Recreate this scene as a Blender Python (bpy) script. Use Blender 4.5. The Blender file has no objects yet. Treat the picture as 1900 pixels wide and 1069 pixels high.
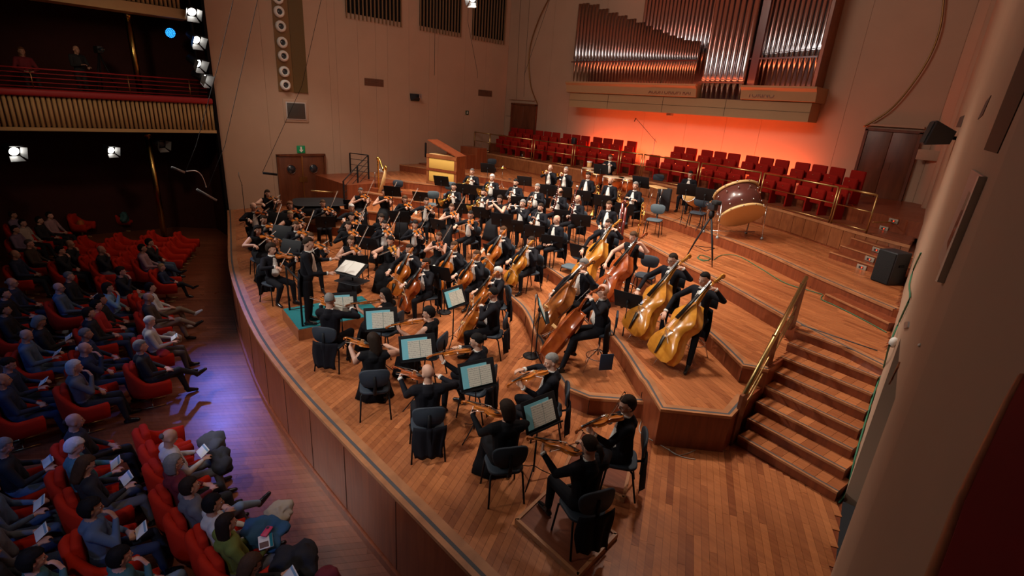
import bpy, math, random
import numpy as np
from mathutils import Vector, Matrix, noise
random.seed(7)
R_=math.radians
SC=bpy.context.scene; COL=SC.collection
V=Vector
# ------------------------------------------------------------ camera
F=950.; CX,CY=950.,534.5; H=4.6
def _n(v): return v/np.linalg.norm(v)
_up=-_n(np.array([765-CX,3190-CY,F])); _v=np.array([-20-CX,121-CY,F]); _v=_n(_v-_v.dot(_up)*_up)
CR=np.array([-_v,np.cross(_up,-_v),_up])
cam=bpy.data.objects.new('camera',bpy.data.cameras.new('camera')); COL.objects.link(cam)
cam.data.sensor_width=36; cam.data.lens=36*F/1900; cam.data.clip_start=.05; cam.data.clip_end=200
cm=Matrix([[CR[i][0],-CR[i][1],-CR[i][2]] for i in range(3)]).to_4x4(); cm.translation=(0,0,H)
cam.matrix_world=cm; SC.camera=cam
def at(px,py,z):
    d=CR@np.array([px-CX,py-CY,F]); t=(z-H)/d[2]; return V((d[0]*t,d[1]*t,z))
def atY(px,py,Y):
    d=CR@np.array([px-CX,py-CY,F]); t=Y/d[1]; return V((d[0]*t,Y,H+d[2]*t))
def atX(px,py,X):
    d=CR@np.array([px-CX,py-CY,F]); t=X/d[0]; return V((X,d[1]*t,H+d[2]*t))
# ------------------------------------------------------------ world, light, exposure
w=bpy.data.worlds.new('world'); SC.world=w; w.use_nodes=True
w.node_tree.nodes['Background'].inputs[0].default_value=(.55,.45,.42,1)
w.node_tree.nodes['Background'].inputs[1].default_value=.03
vs=SC.view_settings; vs.view_transform='Standard'; vs.look='None'; vs.gamma=1; vs.use_curve_mapping=False; vs.exposure=0.22
def aim(o,tgt):
    o.rotation_euler=(V(tgt)-o.location).to_track_quat('-Z','Y').to_euler()
def spot(loc,tgt,power,size,col=(1,.93,.84),blend=.4,rad=.12):
    l=bpy.data.lights.new('spotlight','SPOT'); l.energy=power; l.spot_size=R_(size); l.spot_blend=blend; l.color=col; l.shadow_soft_size=rad
    o=bpy.data.objects.new('spotlight',l); COL.objects.link(o); o.location=loc; aim(o,tgt)
    o['kind']='structure'; return o
def area(loc,tgt,power,sx,sy,col):
    l=bpy.data.lights.new('area_light','AREA'); l.energy=power; l.shape='RECTANGLE'; l.size=sx; l.size_y=sy; l.color=col
    o=bpy.data.objects.new('area_light',l); COL.objects.link(o); o.location=loc; aim(o,tgt)
    o['kind']='structure'; return o
WARM=(1,.90,.78)
for x,y,tx,ty,p,s in ((-3,3.6,-3.8,5.4,800,78),(-7.5,3.6,-7.5,5.2,2200,78),(-13,4.5,-13,6.5,2300,78),(-18,5,-18,7.5,1800,78),(-5,9,-5,9.5,2100,76),(-10,10,-10,11,2400,78),(-16,10,-15,11,2400,78),(-9,8,-9,14.5,1700,70),(-15,8,-15,14,1700,70)):
    spot((x,y,10.4),(tx,ty,.4),p,s,WARM,.7,.35)
spot((-17,-3,8.6),(-9,6,.6),2600,44,(1,.95,.88),.4,.15)
spot((-5,-3,8.6),(-8,6,.6),1700,50,(1,.95,.88),.4,.15)
spot((-9,-4,9.2),(-2.6,5.6,.5),500,30,(1,.93,.84),.5,.15)
area((-11,9.5,11.0),(-11,12.5,0),460,16,9,(1,.76,.58)).data.spread=R_(104)          # added soft fill above the stage, evens the light on the walls
area((-11,5,10.6),(-11,20,5.5),330,6,1.6,(1,.86,.74))        # front light towards the organ
area((-6,8,9.5),(-22,12,4.5),95,5,2,(1,.84,.70))            # added wash to brighten the left wall
area((-11,3,9.0),(0,8,3.6),85,4,2,(1,.92,.88))              # added wash to brighten the right wall
area((-11,19.55,2.75),(-11,20.2,4.2),260,9.6,.12,(1,.13,.035))
area((-11,18.70,5.95),(-11,19.6,7.2),38,9.0,.15,(1,.16,.05))
spot((-11,12,10.6),(-11.5,20,8.4),190,60,(1,.22,.12),.7,.4)
for x,y,tx,ty,p in ((-1.5,-5,-6,-.4,560),(-15,-5.5,-12,-.3,420),(-7,-6,-12,-1,320)):
    spot((x,y,7.6),(tx,ty,-1.2),p,52,(.10,.30,1),.8,.2)
spot((-9.0,-6.5,7.5),(-8.5,1.95,-1.3),900,15,(.22,.24,1),.5,.1)
spot((-21.4,4.4,5.75),(-9.3,1.7,-1.3),900,21,(.12,.20,1),.9,.19)     # the round blue LED lamp above the balcony
spot((-1.2,-2.0,7.2),(-6.4,2.0,-1.3),330,40,(1,.80,.70),.7,.15)  # added spot, lifts the floor between front row and stage
area((-12,3,7.5),(-12,0,-1),9,10,3,(1,.7,.55))  # added dim fill over the front rows
spot((-15,1,7),(-22,3,3.5),260,60,(1,.75,.5),.8,.3)  # added spot to brighten the left balcony front
# ------------------------------------------------------------ materials
MATS={}
def mat(name,col,rough=.5,metal=0.,spec=.5,noise_s=0,noise_a=0,bump=0,emit=None,es=1,sheen=0,coat=0):
    if name in MATS: return MATS[name]
    m=bpy.data.materials.new(name); m.use_nodes=True; nt=m.node_tree; b=nt.nodes['Principled BSDF']
    b.inputs['Base Color'].default_value=(*col,1); b.inputs['Roughness'].default_value=rough; b.inputs['Metallic'].default_value=metal
    b.inputs['Specular IOR Level'].default_value=spec
    if sheen: b.inputs['Sheen Weight'].default_value=sheen
    if coat: b.inputs['Coat Weight'].default_value=coat; b.inputs['Coat Roughness'].default_value=.12
    if emit: b.inputs['Emission Color'].default_value=(*emit,1); b.inputs['Emission Strength'].default_value=es
    if noise_s:
        tc=nt.nodes.new('ShaderNodeTexCoord'); no=nt.nodes.new('ShaderNodeTexNoise'); no.inputs['Scale'].default_value=noise_s; no.inputs['Detail'].default_value=4
        nt.links.new(tc.outputs['Object'],no.inputs['Vector'])
        if noise_a:
            mx=nt.nodes.new('ShaderNodeMixRGB'); mx.inputs[1].default_value=(*[c*(1-noise_a) for c in col],1); mx.inputs[2].default_value=(*[min(1,c*(1+noise_a)) for c in col],1)
            nt.links.new(no.outputs['Fac'],mx.inputs[0]); nt.links.new(mx.outputs[0],b.inputs['Base Color'])
        if bump:
            bp=nt.nodes.new('ShaderNodeBump'); bp.inputs['Strength'].default_value=bump; bp.inputs['Distance'].default_value=.01
            nt.links.new(no.outputs['Fac'],bp.inputs['Height']); nt.links.new(bp.outputs[0],b.inputs['Normal'])
    MATS[name]=m; return m
def wood(name,c1,c2,rough=.3,scale=(3,3,30),attr=False,ang=0,spec=.5,amp=1.):
    m=bpy.data.materials.new(name); m.use_nodes=True; nt=m.node_tree; b=nt.nodes['Principled BSDF']; L=nt.links.new; N=nt.nodes.new
    tc=N('ShaderNodeTexCoord'); mp=N('ShaderNodeMapping'); mp.vector_type='TEXTURE' if False else 'POINT'
    mp.inputs['Rotation'].default_value=(0,0,-ang); sc=N('ShaderNodeVectorMath'); sc.operation='MULTIPLY'; sc.inputs[1].default_value=scale
    L(tc.outputs['Object'],mp.inputs[0]); L(mp.outputs[0],sc.inputs[0])
    no=N('ShaderNodeTexNoise'); no.inputs['Scale'].default_value=1; no.inputs['Detail'].default_value=5; no.inputs['Distortion'].default_value=.6; L(sc.outputs[0],no.inputs['Vector'])
    mx=N('ShaderNodeMixRGB'); mx.inputs[1].default_value=(*c1,1); mx.inputs[2].default_value=(*c2,1)
    mr=N('ShaderNodeMapRange'); mr.inputs[1].default_value=.3; mr.inputs[2].default_value=.7; L(no.outputs['Fac'],mr.inputs[0])
    if attr:
        at_=N('ShaderNodeAttribute'); at_.attribute_name='tone'
        ad=N('ShaderNodeMath'); ad.operation='MULTIPLY_ADD'; L(mr.outputs[0],ad.inputs[0]); ad.inputs[1].default_value=.30; 
        L(at_.outputs['Fac'],ad.inputs[2]); cl=N('ShaderNodeClamp'); L(ad.outputs[0],cl.inputs[0]); L(cl.outputs[0],mx.inputs[0])
    else: L(mr.outputs[0],mx.inputs[0])
    L(mx.outputs[0],b.inputs['Base Color']); b.inputs['Specular IOR Level'].default_value=spec
    n2=N('ShaderNodeTexNoise'); n2.inputs['Scale'].default_value=1.3; n2.inputs['Detail'].default_value=5; L(tc.outputs['Object'],n2.inputs['Vector'])
    m2=N('ShaderNodeMapRange'); m2.inputs[3].default_value=rough*.75; m2.inputs[4].default_value=rough*1.35; L(n2.outputs['Fac'],m2.inputs[0]); L(m2.outputs[0],b.inputs['Roughness'])
    MATS[name]=m; return m
M=dict(
 plaster=mat('plaster',(.47,.32,.225),.75,noise_s=1.2,noise_a=.07,spec=.25),
 plaster2=mat('organ_gallery_panel',(.44,.27,.14),.6,noise_s=2,noise_a=.05,spec=.3),
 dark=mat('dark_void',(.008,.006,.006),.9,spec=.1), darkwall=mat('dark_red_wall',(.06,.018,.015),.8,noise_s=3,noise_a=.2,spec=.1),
 joint=mat('joint_dark',(.03,.012,.006),.7),
 brass=mat('brass',(.50,.34,.14),.33,1.), bronze=mat('bronze_tube',(.26,.14,.05),.35,.9), gold=mat('gold',(.95,.62,.16),.25,1.), steel=mat('chrome',(.75,.75,.77),.18,1.),
 organ=mat('organ_tin',(.56,.54,.57),.22,1.), organm=mat('organ_mouth',(.16,.12,.11),.5,.8),
 black=mat('black_metal',(.010,.010,.012),.6,spec=.2), black2=mat('black_plastic',(.016,.017,.022),.5), blackcloth=mat('black_cloth',(.012,.013,.018),.85,noise_s=40,bump=.1,sheen=.1),
 navy=mat('navy_seat',(.02,.03,.045),.7,noise_s=60,bump=.1), seatgrey=mat('grey_blue_seat',(.07,.10,.12),.7),
 redseat=mat('red_velvet',(.52,.024,.008),.85,noise_s=60,bump=.15,spec=.1), redseat2=mat('dark_red_velvet',(.27,.010,.006),.85,noise_s=50,bump=.15,spec=.1),
 redlip=mat('red_cushion',(.33,.010,.014),.6,noise_s=8,noise_a=.1), doorwood=wood('door_wood',(.10,.026,.010),(.17,.05,.02),.4,(6,6,1.2)),
 rubber=mat('rubber_strip',(.06,.06,.065),.7), teal=mat('teal_carpet',(.006,.17,.19),.9,noise_s=80,bump=.3,noise_a=.15),
 white=mat('white_cloth',(.80,.77,.72),.7), paper=mat('paper',(.78,.76,.70),.8), cyan=mat('cyan_folder',(.22,.62,.74),.6),
 glass=mat('dark_glass',(.02,.03,.04),.08,spec=.8), green=mat('exit_green',(.0,.20,.07),.5,emit=(0,.5,.15),es=.05), lampw=mat('lamp_glow',(1,1,1),.5,emit=(1,.96,.88),es=9),
 lampb=mat('blue_led',(.05,.3,1),.5,emit=(.02,.28,1),es=2.5), metalgrey=mat('grey_metal',(.30,.30,.30),.45,.6), slat=mat('balcony_slat_paint',(.52,.32,.14),.6,noise_s=3,noise_a=.1), pillar=mat('pillar_brass',(.50,.33,.10),.25,1.), redled=mat('red_led',(1,.05,.02),.5,emit=(1,.04,.01),es=2), ledbox=mat('led_box_plate',(.32,.26,.2),.5),
 cable=mat('green_cable',(.02,.14,.07),.6), cableg=mat('grey_cable',(.4,.38,.34),.6),
 yellow=mat('yellow_cloth_panel',(.62,.38,.08),.7), drumhead=mat('drum_head',(.68,.38,.13),.55), maroon=mat('maroon_shell',(.10,.028,.022),.3,coat=.4), copper=mat('copper',(.60,.24,.10),.3,1.), hide=mat('timpani_head',(.55,.40,.25),.5),
 silver=mat('silver',(.8,.8,.82),.2,1.), ebony=mat('ebony',(.015,.013,.012),.35), reedred=mat('bassoon_wood',(.13,.015,.010),.25,coat=.5), maple=mat('light_maple',(.65,.42,.18),.4), fur=mat('windshield_foam',(.01,.01,.011),.95,noise_s=80,bump=.6),
)
M['floor']=wood('parquet',(.19,.050,.018),(.58,.205,.072),.27,(2.2,24,8),attr=True,ang=0)
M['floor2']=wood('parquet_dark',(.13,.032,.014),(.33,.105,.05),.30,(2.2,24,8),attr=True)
M['riser']=wood('riser_wood',(.155,.033,.012),(.245,.058,.020),.33,(14,14,1.2))
M['nosing']=wood('nosing_wood',(.30,.12,.05),(.45,.19,.08),.35,(4,4,4))
M['bench']=wood('bench_wood',(.19,.055,.018),(.29,.095,.032),.4,(8,8,3))
def varnish(n,c1,c2): 
    m=wood(n,c1,c2,.22,(9,9,9)); m.node_tree.nodes['Principled BSDF'].inputs['Coat Weight'].default_value=.5; m.node_tree.nodes['Principled BSDF'].inputs['Coat Roughness'].default_value=.1; return m
VARN=[varnish('varnish_orange',(.42,.10,.012),(.58,.17,.022)),varnish('varnish_red',(.28,.045,.008),(.40,.085,.015)),varnish('varnish_amber',(.48,.17,.018),(.64,.26,.03)),varnish('varnish_brown',(.20,.055,.012),(.36,.11,.02)),varnish('varnish_honey',(.52,.19,.02),(.68,.29,.035))]
# ------------------------------------------------------------ mesh helpers
class MB:
    def __init__(s): s.v=[]; s.f=[]; s.m=[]; s.sm=[]
    def add(s,vs,fs,mi=0,smooth=True):
        o=len(s.v); s.v+= [tuple(p) for p in vs]; s.f+=[tuple(i+o for i in f) for f in fs]; s.m+=[mi]*len(fs); s.sm+=[smooth]*len(fs); return s
    def box(s,c,d,mi=0,rot=None):
        c=V(c); x,y,z=d[0]/2,d[1]/2,d[2]/2
        P=[V((a,b,e)) for a in(-x,x) for b in(-y,y) for e in(-z,z)]
        if rot is not None: P=[rot@p for p in P]
        return s.add([p+c for p in P],[(0,1,3,2),(4,6,7,5),(0,4,5,1),(2,3,7,6),(0,2,6,4),(1,5,7,3)],mi,False)
    def bev(s,c,d,r,mi=0,rot=None,n=3):
        # rounded box: prism of rounded rectangle in xy with bevelled top/bottom
        c=V(c); x,y,z=d[0]/2,d[1]/2,d[2]/2; r=min(r,x*.98,y*.98); rb=min(r,z*.9)*.8
        def ring(inset,zz):
            o=[]
            for cx_,cy_,a0 in ((x-r,y-r,0),(-x+r,y-r,90),(-x+r,-y+r,180),(x-r,-y+r,270)):
                for k in range(n+1):
                    a=R_(a0+90*k/n); rr=max(r-inset,.0005); o.append(V((cx_+rr*math.cos(a),cy_+rr*math.sin(a),zz)))
            return o
        rs=[ring(rb,-z),ring(rb*.3,-z+rb*.3),ring(0,-z+rb),ring(0,z-rb),ring(rb*.3,z-rb*.3),ring(rb,z)]
        return s.rings(rs,mi,rot=rot,off=c)
    def rings(s,rs,mi=0,cap=True,rot=None,off=V((0,0,0)),closed=True):
        n=len(rs[0]); vs=[p for r in rs for p in r]
        if rot is not None: vs=[rot@V(p) for p in vs]
        vs=[V(p)+off for p in vs]; fs=[]
        for i in range(len(rs)-1):
            for k in range(n if closed else n-1):
                k2=(k+1)%n; fs.append((i*n+k,i*n+k2,(i+1)*n+k2,(i+1)*n+k))
        if cap: fs.append(tuple(range(n-1,-1,-1))); fs.append(tuple(range((len(rs)-1)*n,len(rs)*n)))
        return s.add(vs,fs,mi)
    def tube(s,pts,rad,n=8,mi=0,el=1.,ref=None,cap=True):
        pts=[V(p) for p in pts]; 
        if not hasattr(rad,'__len__'): rad=[rad]*len(pts)
        rs=[]; ref=V(ref) if ref is not None else None; up=None
        for i,p in enumerate(pts):
            t=(pts[min(i+1,len(pts)-1)]-pts[max(i-1,0)]).normalized()
            if up is None:
                a=ref if ref is not None else (V((0,0,1)) if abs(t.z)<.9 else V((1,0,0)))
                up=(a-t*a.dot(t)).normalized()
            else: up=(up-t*up.dot(t)).normalized()
            sd=t.cross(up); r=rad[i]
            rs.append([p+up*(r*el*math.cos(2*math.pi*k/n))+sd*(r*math.sin(2*math.pi*k/n)) for k in range(n)])
        return s.rings(rs,mi,cap)
    def cap(s,a,b,ra,rb,n=12,mi=0,el=1.,ref=None):
        # round-ended limb
        a=V(a); b=V(b); t=(b-a); L=t.length; t=t/max(L,1e-6); P=[];Rr=[]
        for q in (-.97,-.8,-.45,0): P.append(a+t*(ra*q)); Rr.append(ra*math.sqrt(1-q*q))
        for q in (.0,.45,.8,.97): P.append(b+t*(rb*q)); Rr.append(rb*math.sqrt(1-q*q))
        return s.tube(P,Rr,n,mi,el,ref)
    def ell(s,c,r,nu=16,nv=10,mi=0,rot=None):
        c=V(c); rs=[]
        for j in range(1,nv):
            a=math.pi*j/nv; rs.append([V((r[0]*math.sin(a)*math.cos(2*math.pi*k/nu),r[1]*math.sin(a)*math.sin(2*math.pi*k/nu),-r[2]*math.cos(a))) for k in range(nu)])
        n=nu; vs=[V((0,0,-r[2]))]+[p for q in rs for p in q]+[V((0,0,r[2]))]; fs=[]
        for k in range(n): fs.append((0,1+(k+1)%n,1+k))
        for i in range(len(rs)-1):
            for k in range(n):
                k2=(k+1)%n; fs.append((1+i*n+k,1+i*n+k2,1+(i+1)*n+k2,1+(i+1)*n+k))
        e=len(vs)-1; b=1+(len(rs)-1)*n
        for k in range(n): fs.append((b+k,b+(k+1)%n,e))
        if rot is not None: vs=[rot@p for p in vs]
        return s.add([p+c for p in vs],fs,mi)
    def lathe(s,prof,n=20,mi=0,rot=None,off=(0,0,0)):
        rs=[[V((r*math.cos(2*math.pi*k/n),r*math.sin(2*math.pi*k/n),z)) for k in range(n)] for r,z in prof]
        return s.rings(rs,mi,True,rot,V(off))
    def prism(s,poly,z0,z1,mi=0,mtop=None):
        n=len(poly); s.add([V((p[0],p[1],z0)) for p in poly]+[V((p[0],p[1],z1)) for p in poly],[(k,(k+1)%n,n+(k+1)%n,n+k) for k in range(n)],mi,False)
        s.add([V((p[0],p[1],z1)) for p in poly],[tuple(range(n))],mi if mtop is None else mtop,False)
        s.add([V((p[0],p[1],z0)) for p in poly],[tuple(range(n-1,-1,-1))],mi,False); return s
    def torus(s,c,R,r,n=24,m=8,mi=0,rot=None,arc=360):
        P=[]; k=n if arc==360 else n
        pts=[V((R*math.cos(R_(arc)*i/k),R*math.sin(R_(arc)*i/k),0)) for i in range(k+1)]
        if rot is not None: pts=[rot@p for p in pts]
        return s.tube([p+V(c) for p in pts],r,m,mi,ref=(rot@V((0,0,1)) if rot is not None else (0,0,1)))
    def mesh(s,name,mats,tones=None):
        me=bpy.data.meshes.new(name); me.from_pydata(s.v,[],s.f)
        for m in mats: me.materials.append(m)
        me.polygons.foreach_set('material_index',s.m); me.polygons.foreach_set('use_smooth',s.sm)
        if tones is not None:
            a=me.attributes.new('tone','FLOAT','FACE'); a.data.foreach_set('value',tones)
        me.update(); return me
def tag(o,label=None,cat=None,group=None,kind=None):
    if label: o['label']=label
    if cat: o['category']=cat
    if group: o['group']=group
    if kind: o['kind']=kind
    return o
def obj(name,me,parent=None,mw=None):
    o=bpy.data.objects.new(name,me); COL.objects.link(o)
    if parent is not None: o.parent=parent
    if mw is not None:
        o.matrix_local=mw
    return o
def root(name,mw,label,cat,group=None):
    o=obj(name,None,None,mw); o.empty_display_size=.1; return tag(o,label,cat,group)
def st(name,mb,mats,parent=None,tones=None):
    if not isinstance(mats,(list,tuple)): mats=[mats]
    o=obj(name,mb.mesh(name,mats,tones),parent)
    if parent is None: o['kind']='structure'
    return o
def spawn(tpl,name,mw,label,cat,group=None,mm=None,skip=()):
    """tpl: list of (part name, mesh, parent index or None[, local matrix, label])"""
    r=root(name,mw,label,cat,group); made=[]
    for e in tpl:
        if e is None or e[0] in skip: made.append(None); continue
        pa=r if e[2] is None else made[e[2]]
        if pa is None: made.append(None); continue
        o=obj(e[0],e[1],pa,e[3] if len(e)>3 and e[3] is not None else None)
        if len(e)>4 and e[4]: o['label']=e[4]
        if mm:
            for i,s_ in enumerate(o.material_slots):
                k=e[1].materials[i].name
                if k in mm: s_.link='OBJECT'; s_.material=mm[k]
        made.append(o)
    return r
def TM(loc,yaw=0,sc=1.):
    """local +Y points along yaw direction angle (yaw=0 -> +Y)"""
    return Matrix.Translation(V(loc))@Matrix.Rotation(yaw,4,'Z')@Matrix.Diagonal((sc,sc,sc,1))
def hit(px,py,default=None):
    d=V(CR@np.array([px-CX,py-CY,F])).normalized(); dg=bpy.context.evaluated_depsgraph_get(); ok,loc,n,*_=SC.ray_cast(dg,V((0,0,H))+d*1.2,d)
    return (loc,n) if ok else (default,V((0,-1,0)))
def yaw_to(a,b): return math.atan2(-(b[0]-a[0]),b[1]-a[1])
def frame(o,ydir,zdir):
    y=V(ydir).normalized(); z=V(zdir); z=(z-y*z.dot(y)).normalized(); x=y.cross(z)
    return Matrix([[x[i],y[i],z[i],o[i]] for i in range(3)]+[[0,0,0,1]])
def dens(poly,step=.3):
    o=[]
    for a,b in zip(poly,poly[1:]):
        n=max(1,int((V(b)-V(a)).length/step)); o+=[tuple(V(a).lerp(V(b),k/n)) for k in range(n)]
    return o+[tuple(poly[-1])]
def crom(P,k=6):
    P=[V((*p,0)) if len(p)==2 else V(p) for p in P]; o=[]
    for i in range(len(P)-1):
        a=P[max(i-1,0)];b=P[i];c=P[i+1];d=P[min(i+2,len(P)-1)]
        for j in range(k):
            t=j/k; o.append(.5*((2*b)+(c-a)*t+(2*a-5*b+4*c-d)*t*t+(3*b-a-3*c+d)*t**3))
    return o+[P[-1]]
# ============================================================ STRUCTURE
XL=-22.0; YB=20.2; ZC=11.2; ZA=-1.33
FRONT=[(p.x,p.y) for p in crom([(-22,5.75),(-20,5.2),(-17.7,4.55),(-14.3,3.62),(-10.6,2.92),(-8.1,2.68),(-5.8,2.64),(-3,2.66),(-.12,2.7)],4)]
EA=[(-19.0,5.6),(-18.0,6.6),(-16.2,7.6),(-14.33,8.28),(-12.64,8.62),(-10.4,8.55),(-8.9,8.3),(-8.12,7.99),(-7.56,7.78),(-7.0,7.45),(-6.39,7.01),(-6.0,6.78),(-5.62,6.46),(-4.6,5.90),(-4.5,5.87),(-4.11,5.95),(-3.50,6.55)]
EB=[(-19.0,7.2),(-18.2,7.9),(-16.94,8.95),(-15.45,9.75),(-13.9,10.05),(-12.18,10.26),(-10.5,10.26),(-8.99,9.86),(-7.9,9.47),(-7.4,9.2),(-5.89,8.23),(-4.62,7.4),(-3.70,6.68),(-3.59,6.62),(-2.98,6.12),(-2.24,6.78),(-2.30,7.5)]
EC=[(-19.0,9.95),(-17.32,10.58),(-15.04,11.29),(-12.73,11.68),(-10.5,11.7),(-9.08,11.5),(-7.07,10.77),(-5.85,10.13),(-4.72,9.4),(-3.49,8.57),(-2.72,7.95),(-2.61,7.86),(-2.28,8.05)]
ED=[(-22,11.2),(-21.0,11.25),(-19.17,11.9),(-18.28,12.4),(-17.24,12.95),(-14.5,13.35),(-11.76,13.3),(-10.2,13.1),(-8.53,12.7),(-7.37,12.3),(-5.85,11.48),(-4.41,10.83),(-2.66,9.8),(-1.0,9.0)]
EE=[(-22,13.5),(-20,14.2),(-18.64,14.62),(-15.75,15.2),(-13.2,15.25),(-11.46,15.11),(-9.09,14.95),(-7.2,14.4),(-4.84,13.38),(-3.07,12.21),(-1.4,11.2)]
EP=[(-22,18.0),(-20,17.95),(-16.28,17.9),(-12,17.85),(-9,17.5),(-6,16.75),(-4.6,16.05),(-3.45,15.35),(-2.6,14.9),(-1.9,14.6)]
RW=lambda y:-.72-.142*(y-7)      # right wall x
def smooth(P,k=3): return [(p.x,p.y) for p in crom(P,k)]
def inside(p,poly):
    x,y=p; c=False; n=len(poly); j=n-1
    for i in range(n):
        xi,yi=poly[i]; xj,yj=poly[j]
        if (yi>y)!=(yj>y) and x<(xj-xi)*(y-yi)/(yj-yi)+xi: c=not c
        j=i
    return c
def clip(poly,a,b):
    "keep part of convex poly left of line a->b"
    o=[]; n=len(poly)
    f=lambda p:(b[0]-a[0])*(p[1]-a[1])-(b[1]-a[1])*(p[0]-a[0])
    for i in range(n):
        p=poly[i];q=poly[(i+1)%n];fp=f(p);fq=f(q)
        if fp>=0:o.append(p)
        if (fp>=0)!=(fq>=0):
            t=fp/(fp-fq); o.append((p[0]+(q[0]-p[0])*t,p[1]+(q[1]-p[1])*t))
    return o
def planks(poly,z,ang,wd,ln,mt,parent,single=0,key=None,th=.012,holes=()):
    """parquet boards: boards cut where the platform outline crosses them"""
    ca,sa=math.cos(ang),math.sin(ang); rot=lambda u,v:(u*ca-v*sa,u*sa+v*ca)
    us=[p[0]*ca+p[1]*sa for p in poly]; vs_=[-p[0]*sa+p[1]*ca for p in poly]
    rnd=random.Random(int(abs(z)*100)+len(poly)); L=[]
    v=min(vs_)
    while v<max(vs_):
        # spans of this strip inside polygon, sampled
        u=min(us)-rnd.random()*ln
        while u<max(us):
            l=ln*rnd.uniform(.7,1.3); g=.0013
            # cut into small cells and keep the longest run inside
            n=max(1,int(l/.045)); run=[]
            cells=[all(inside(rot(u+l*(k+e),v+f),poly) for e,f in ((0,.01),(1/n,.01),(0,wd-.01),(1/n,wd-.01))) and not any(inside(rot(u+l*k,v+wd/2),h) for h in holes) for k in [q/n for q in range(n)]]
            k=0
            while k<n:
                if cells[k]:
                    e=k
                    while e<n and cells[e]: e+=1
                    L.append((u+l*k/n+g,u+l*e/n-g,v+g,v+wd-g)); k=e
                else: k+=1
            u+=l
        v+=wd
    pl=[]
    for a,b,c,d in L:
        q=[rot(a,c),rot(b,c),rot(b,d),rot(a,d)]
        t=rnd.gauss(.30,.125); t=min(.85,max(-.05,t)); pl.append((q,t))
    if key: pl.sort(key=lambda e:key(e[0]))
    def addp(mb,q,t,tn):
        mb.prism(q,z-th,z); tn+=[t]*6
    for q,t in pl[:single]:
        mb=MB();tn=[];addp(mb,q,t,tn); st('plank',mb,mt,parent,tn)
    mb=MB();tn=[]
    for q,t in pl[single:]: addp(mb,q,t,tn)
    if pl[single:]: o=st('parquet_planks',mb,mt,parent,tn); o['kind']='stuff'
    return len(pl)
pxd=lambda q:(q[0][0]**2+q[0][1]**2)
def band(line,z,w0,w1,zt,mt,name,parent,mb=None):
    "strip following a platform edge; offsets w0..w1 measured to the inside (left of direction)"
    P=[V((*p,0)) for p in line]; o=[]
    for i,p in enumerate(P):
        t=(P[min(i+1,len(P)-1)]-P[max(i-1,0)]).normalized(); n=V((-t.y,t.x,0)); o.append((p+n*w0,p+n*w1))
    m=mb or MB()
    for i in range(len(o)-1):
        a,b=o[i];c,d=o[i+1]
        m.add([(*q.xy,zz) for zz in (z-zt,z) for q in (a,b,d,c)],[(0,3,2,1),(4,5,6,7),(0,1,5,4),(1,2,6,5),(2,3,7,6),(3,0,4,7)],0,False)
    if mb is None: return st(name,m,mt,parent)
def platform(name,edge,back,z,zb,ang=0,single=0,sharp=0,wd=.085,fl='floor'):
    e=smooth(edge[:len(edge)-sharp],3)+edge[len(edge)-sharp:]
    poly=e+back; mb=MB(); mb.prism(poly,zb,z-.011,0)
    o=st(name,mb,M['riser'])
    planks(poly_in(e,back,.05),z,ang,wd,1.1,M[fl],o,single,pxd)
    band(e,z+.002,-.012,.035,.045,M['nosing'],'wood_nosing',o); band(e,z+.003,.035,.075,.02,M['rubber'],'rubber_strip',o); band(e,z+.0015,.075,.17,.02,M['nosing'],'edge_board',o)
    # vertical seams of the riser panels
    sd=0; P=[V((*p,0)) for p in e]; 
    for i in range(len(P)-1):
        sd+=(P[i+1]-P[i]).length
        if sd>1.9:
            sd=0; t=(P[i+1]-P[i]).normalized(); n=V((t.y,-t.x,0)); m=MB(); m.box((P[i].x+n.x*.004,P[i].y+n.y*.004,(max(zb,0)+z)/2-.02),(.007,.010,z-max(zb,z-.31)-.05),0); st('seam_strip',m,M['joint'],o)
    return o
def poly_in(e,back,d):
    P=[V((*p,0)) for p in e]; o=[]
    for i,p in enumerate(P):
        t=(P[min(i+1,len(P)-1)]-P[max(i-1,0)]).normalized(); o.append(((p+V((-t.y,t.x,0))*d).x,(p+V((-t.y,t.x,0))*d).y))
    return o+back
# ---- audience floor
fl=st('floor',MB().box((-11,-3,ZA-.06),(26,20,.1)),M['joint'])
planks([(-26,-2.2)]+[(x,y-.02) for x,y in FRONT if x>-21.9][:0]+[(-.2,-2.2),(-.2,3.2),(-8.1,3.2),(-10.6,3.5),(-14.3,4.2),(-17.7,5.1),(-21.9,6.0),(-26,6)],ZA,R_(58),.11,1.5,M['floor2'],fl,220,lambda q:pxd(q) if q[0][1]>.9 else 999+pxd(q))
# ---- stage block
mb=MB(); back=[(RW(7.6),7.6),(RW(12),12),(RW(YB),YB+.4),(XL,YB+.4)]
mb.prism(FRONT+[(-.3,5),(RW(7),7),(RW(YB),YB+.4),(XL-.3,YB+.4)],ZA,-.011,0); stage=st('stage_platform',mb,M['riser'])
stage_poly=poly_in(FRONT,[(-.28,5),(RW(7),7.05),(-2.2,7.05),(-4,6.8),(-4.6,7.2),(-6.5,8),(-8.2,8.8),(-12.6,9.2),(-16.2,8.6),(-19,7.5),(-19.2,10.4),(XL,10.4)],.07)
planks(stage_poly,0,R_(118),.085,1.1,M['floor'],stage,300,pxd)
band(FRONT,.004,-.02,.05,.05,M['nosing'],'wood_nosing',stage); band(FRONT,.005,.05,.095,.02,M['rubber'],'rubber_strip',stage); band(FRONT,.003,.095,.21,.02,M['nosing'],'edge_board',stage)
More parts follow.
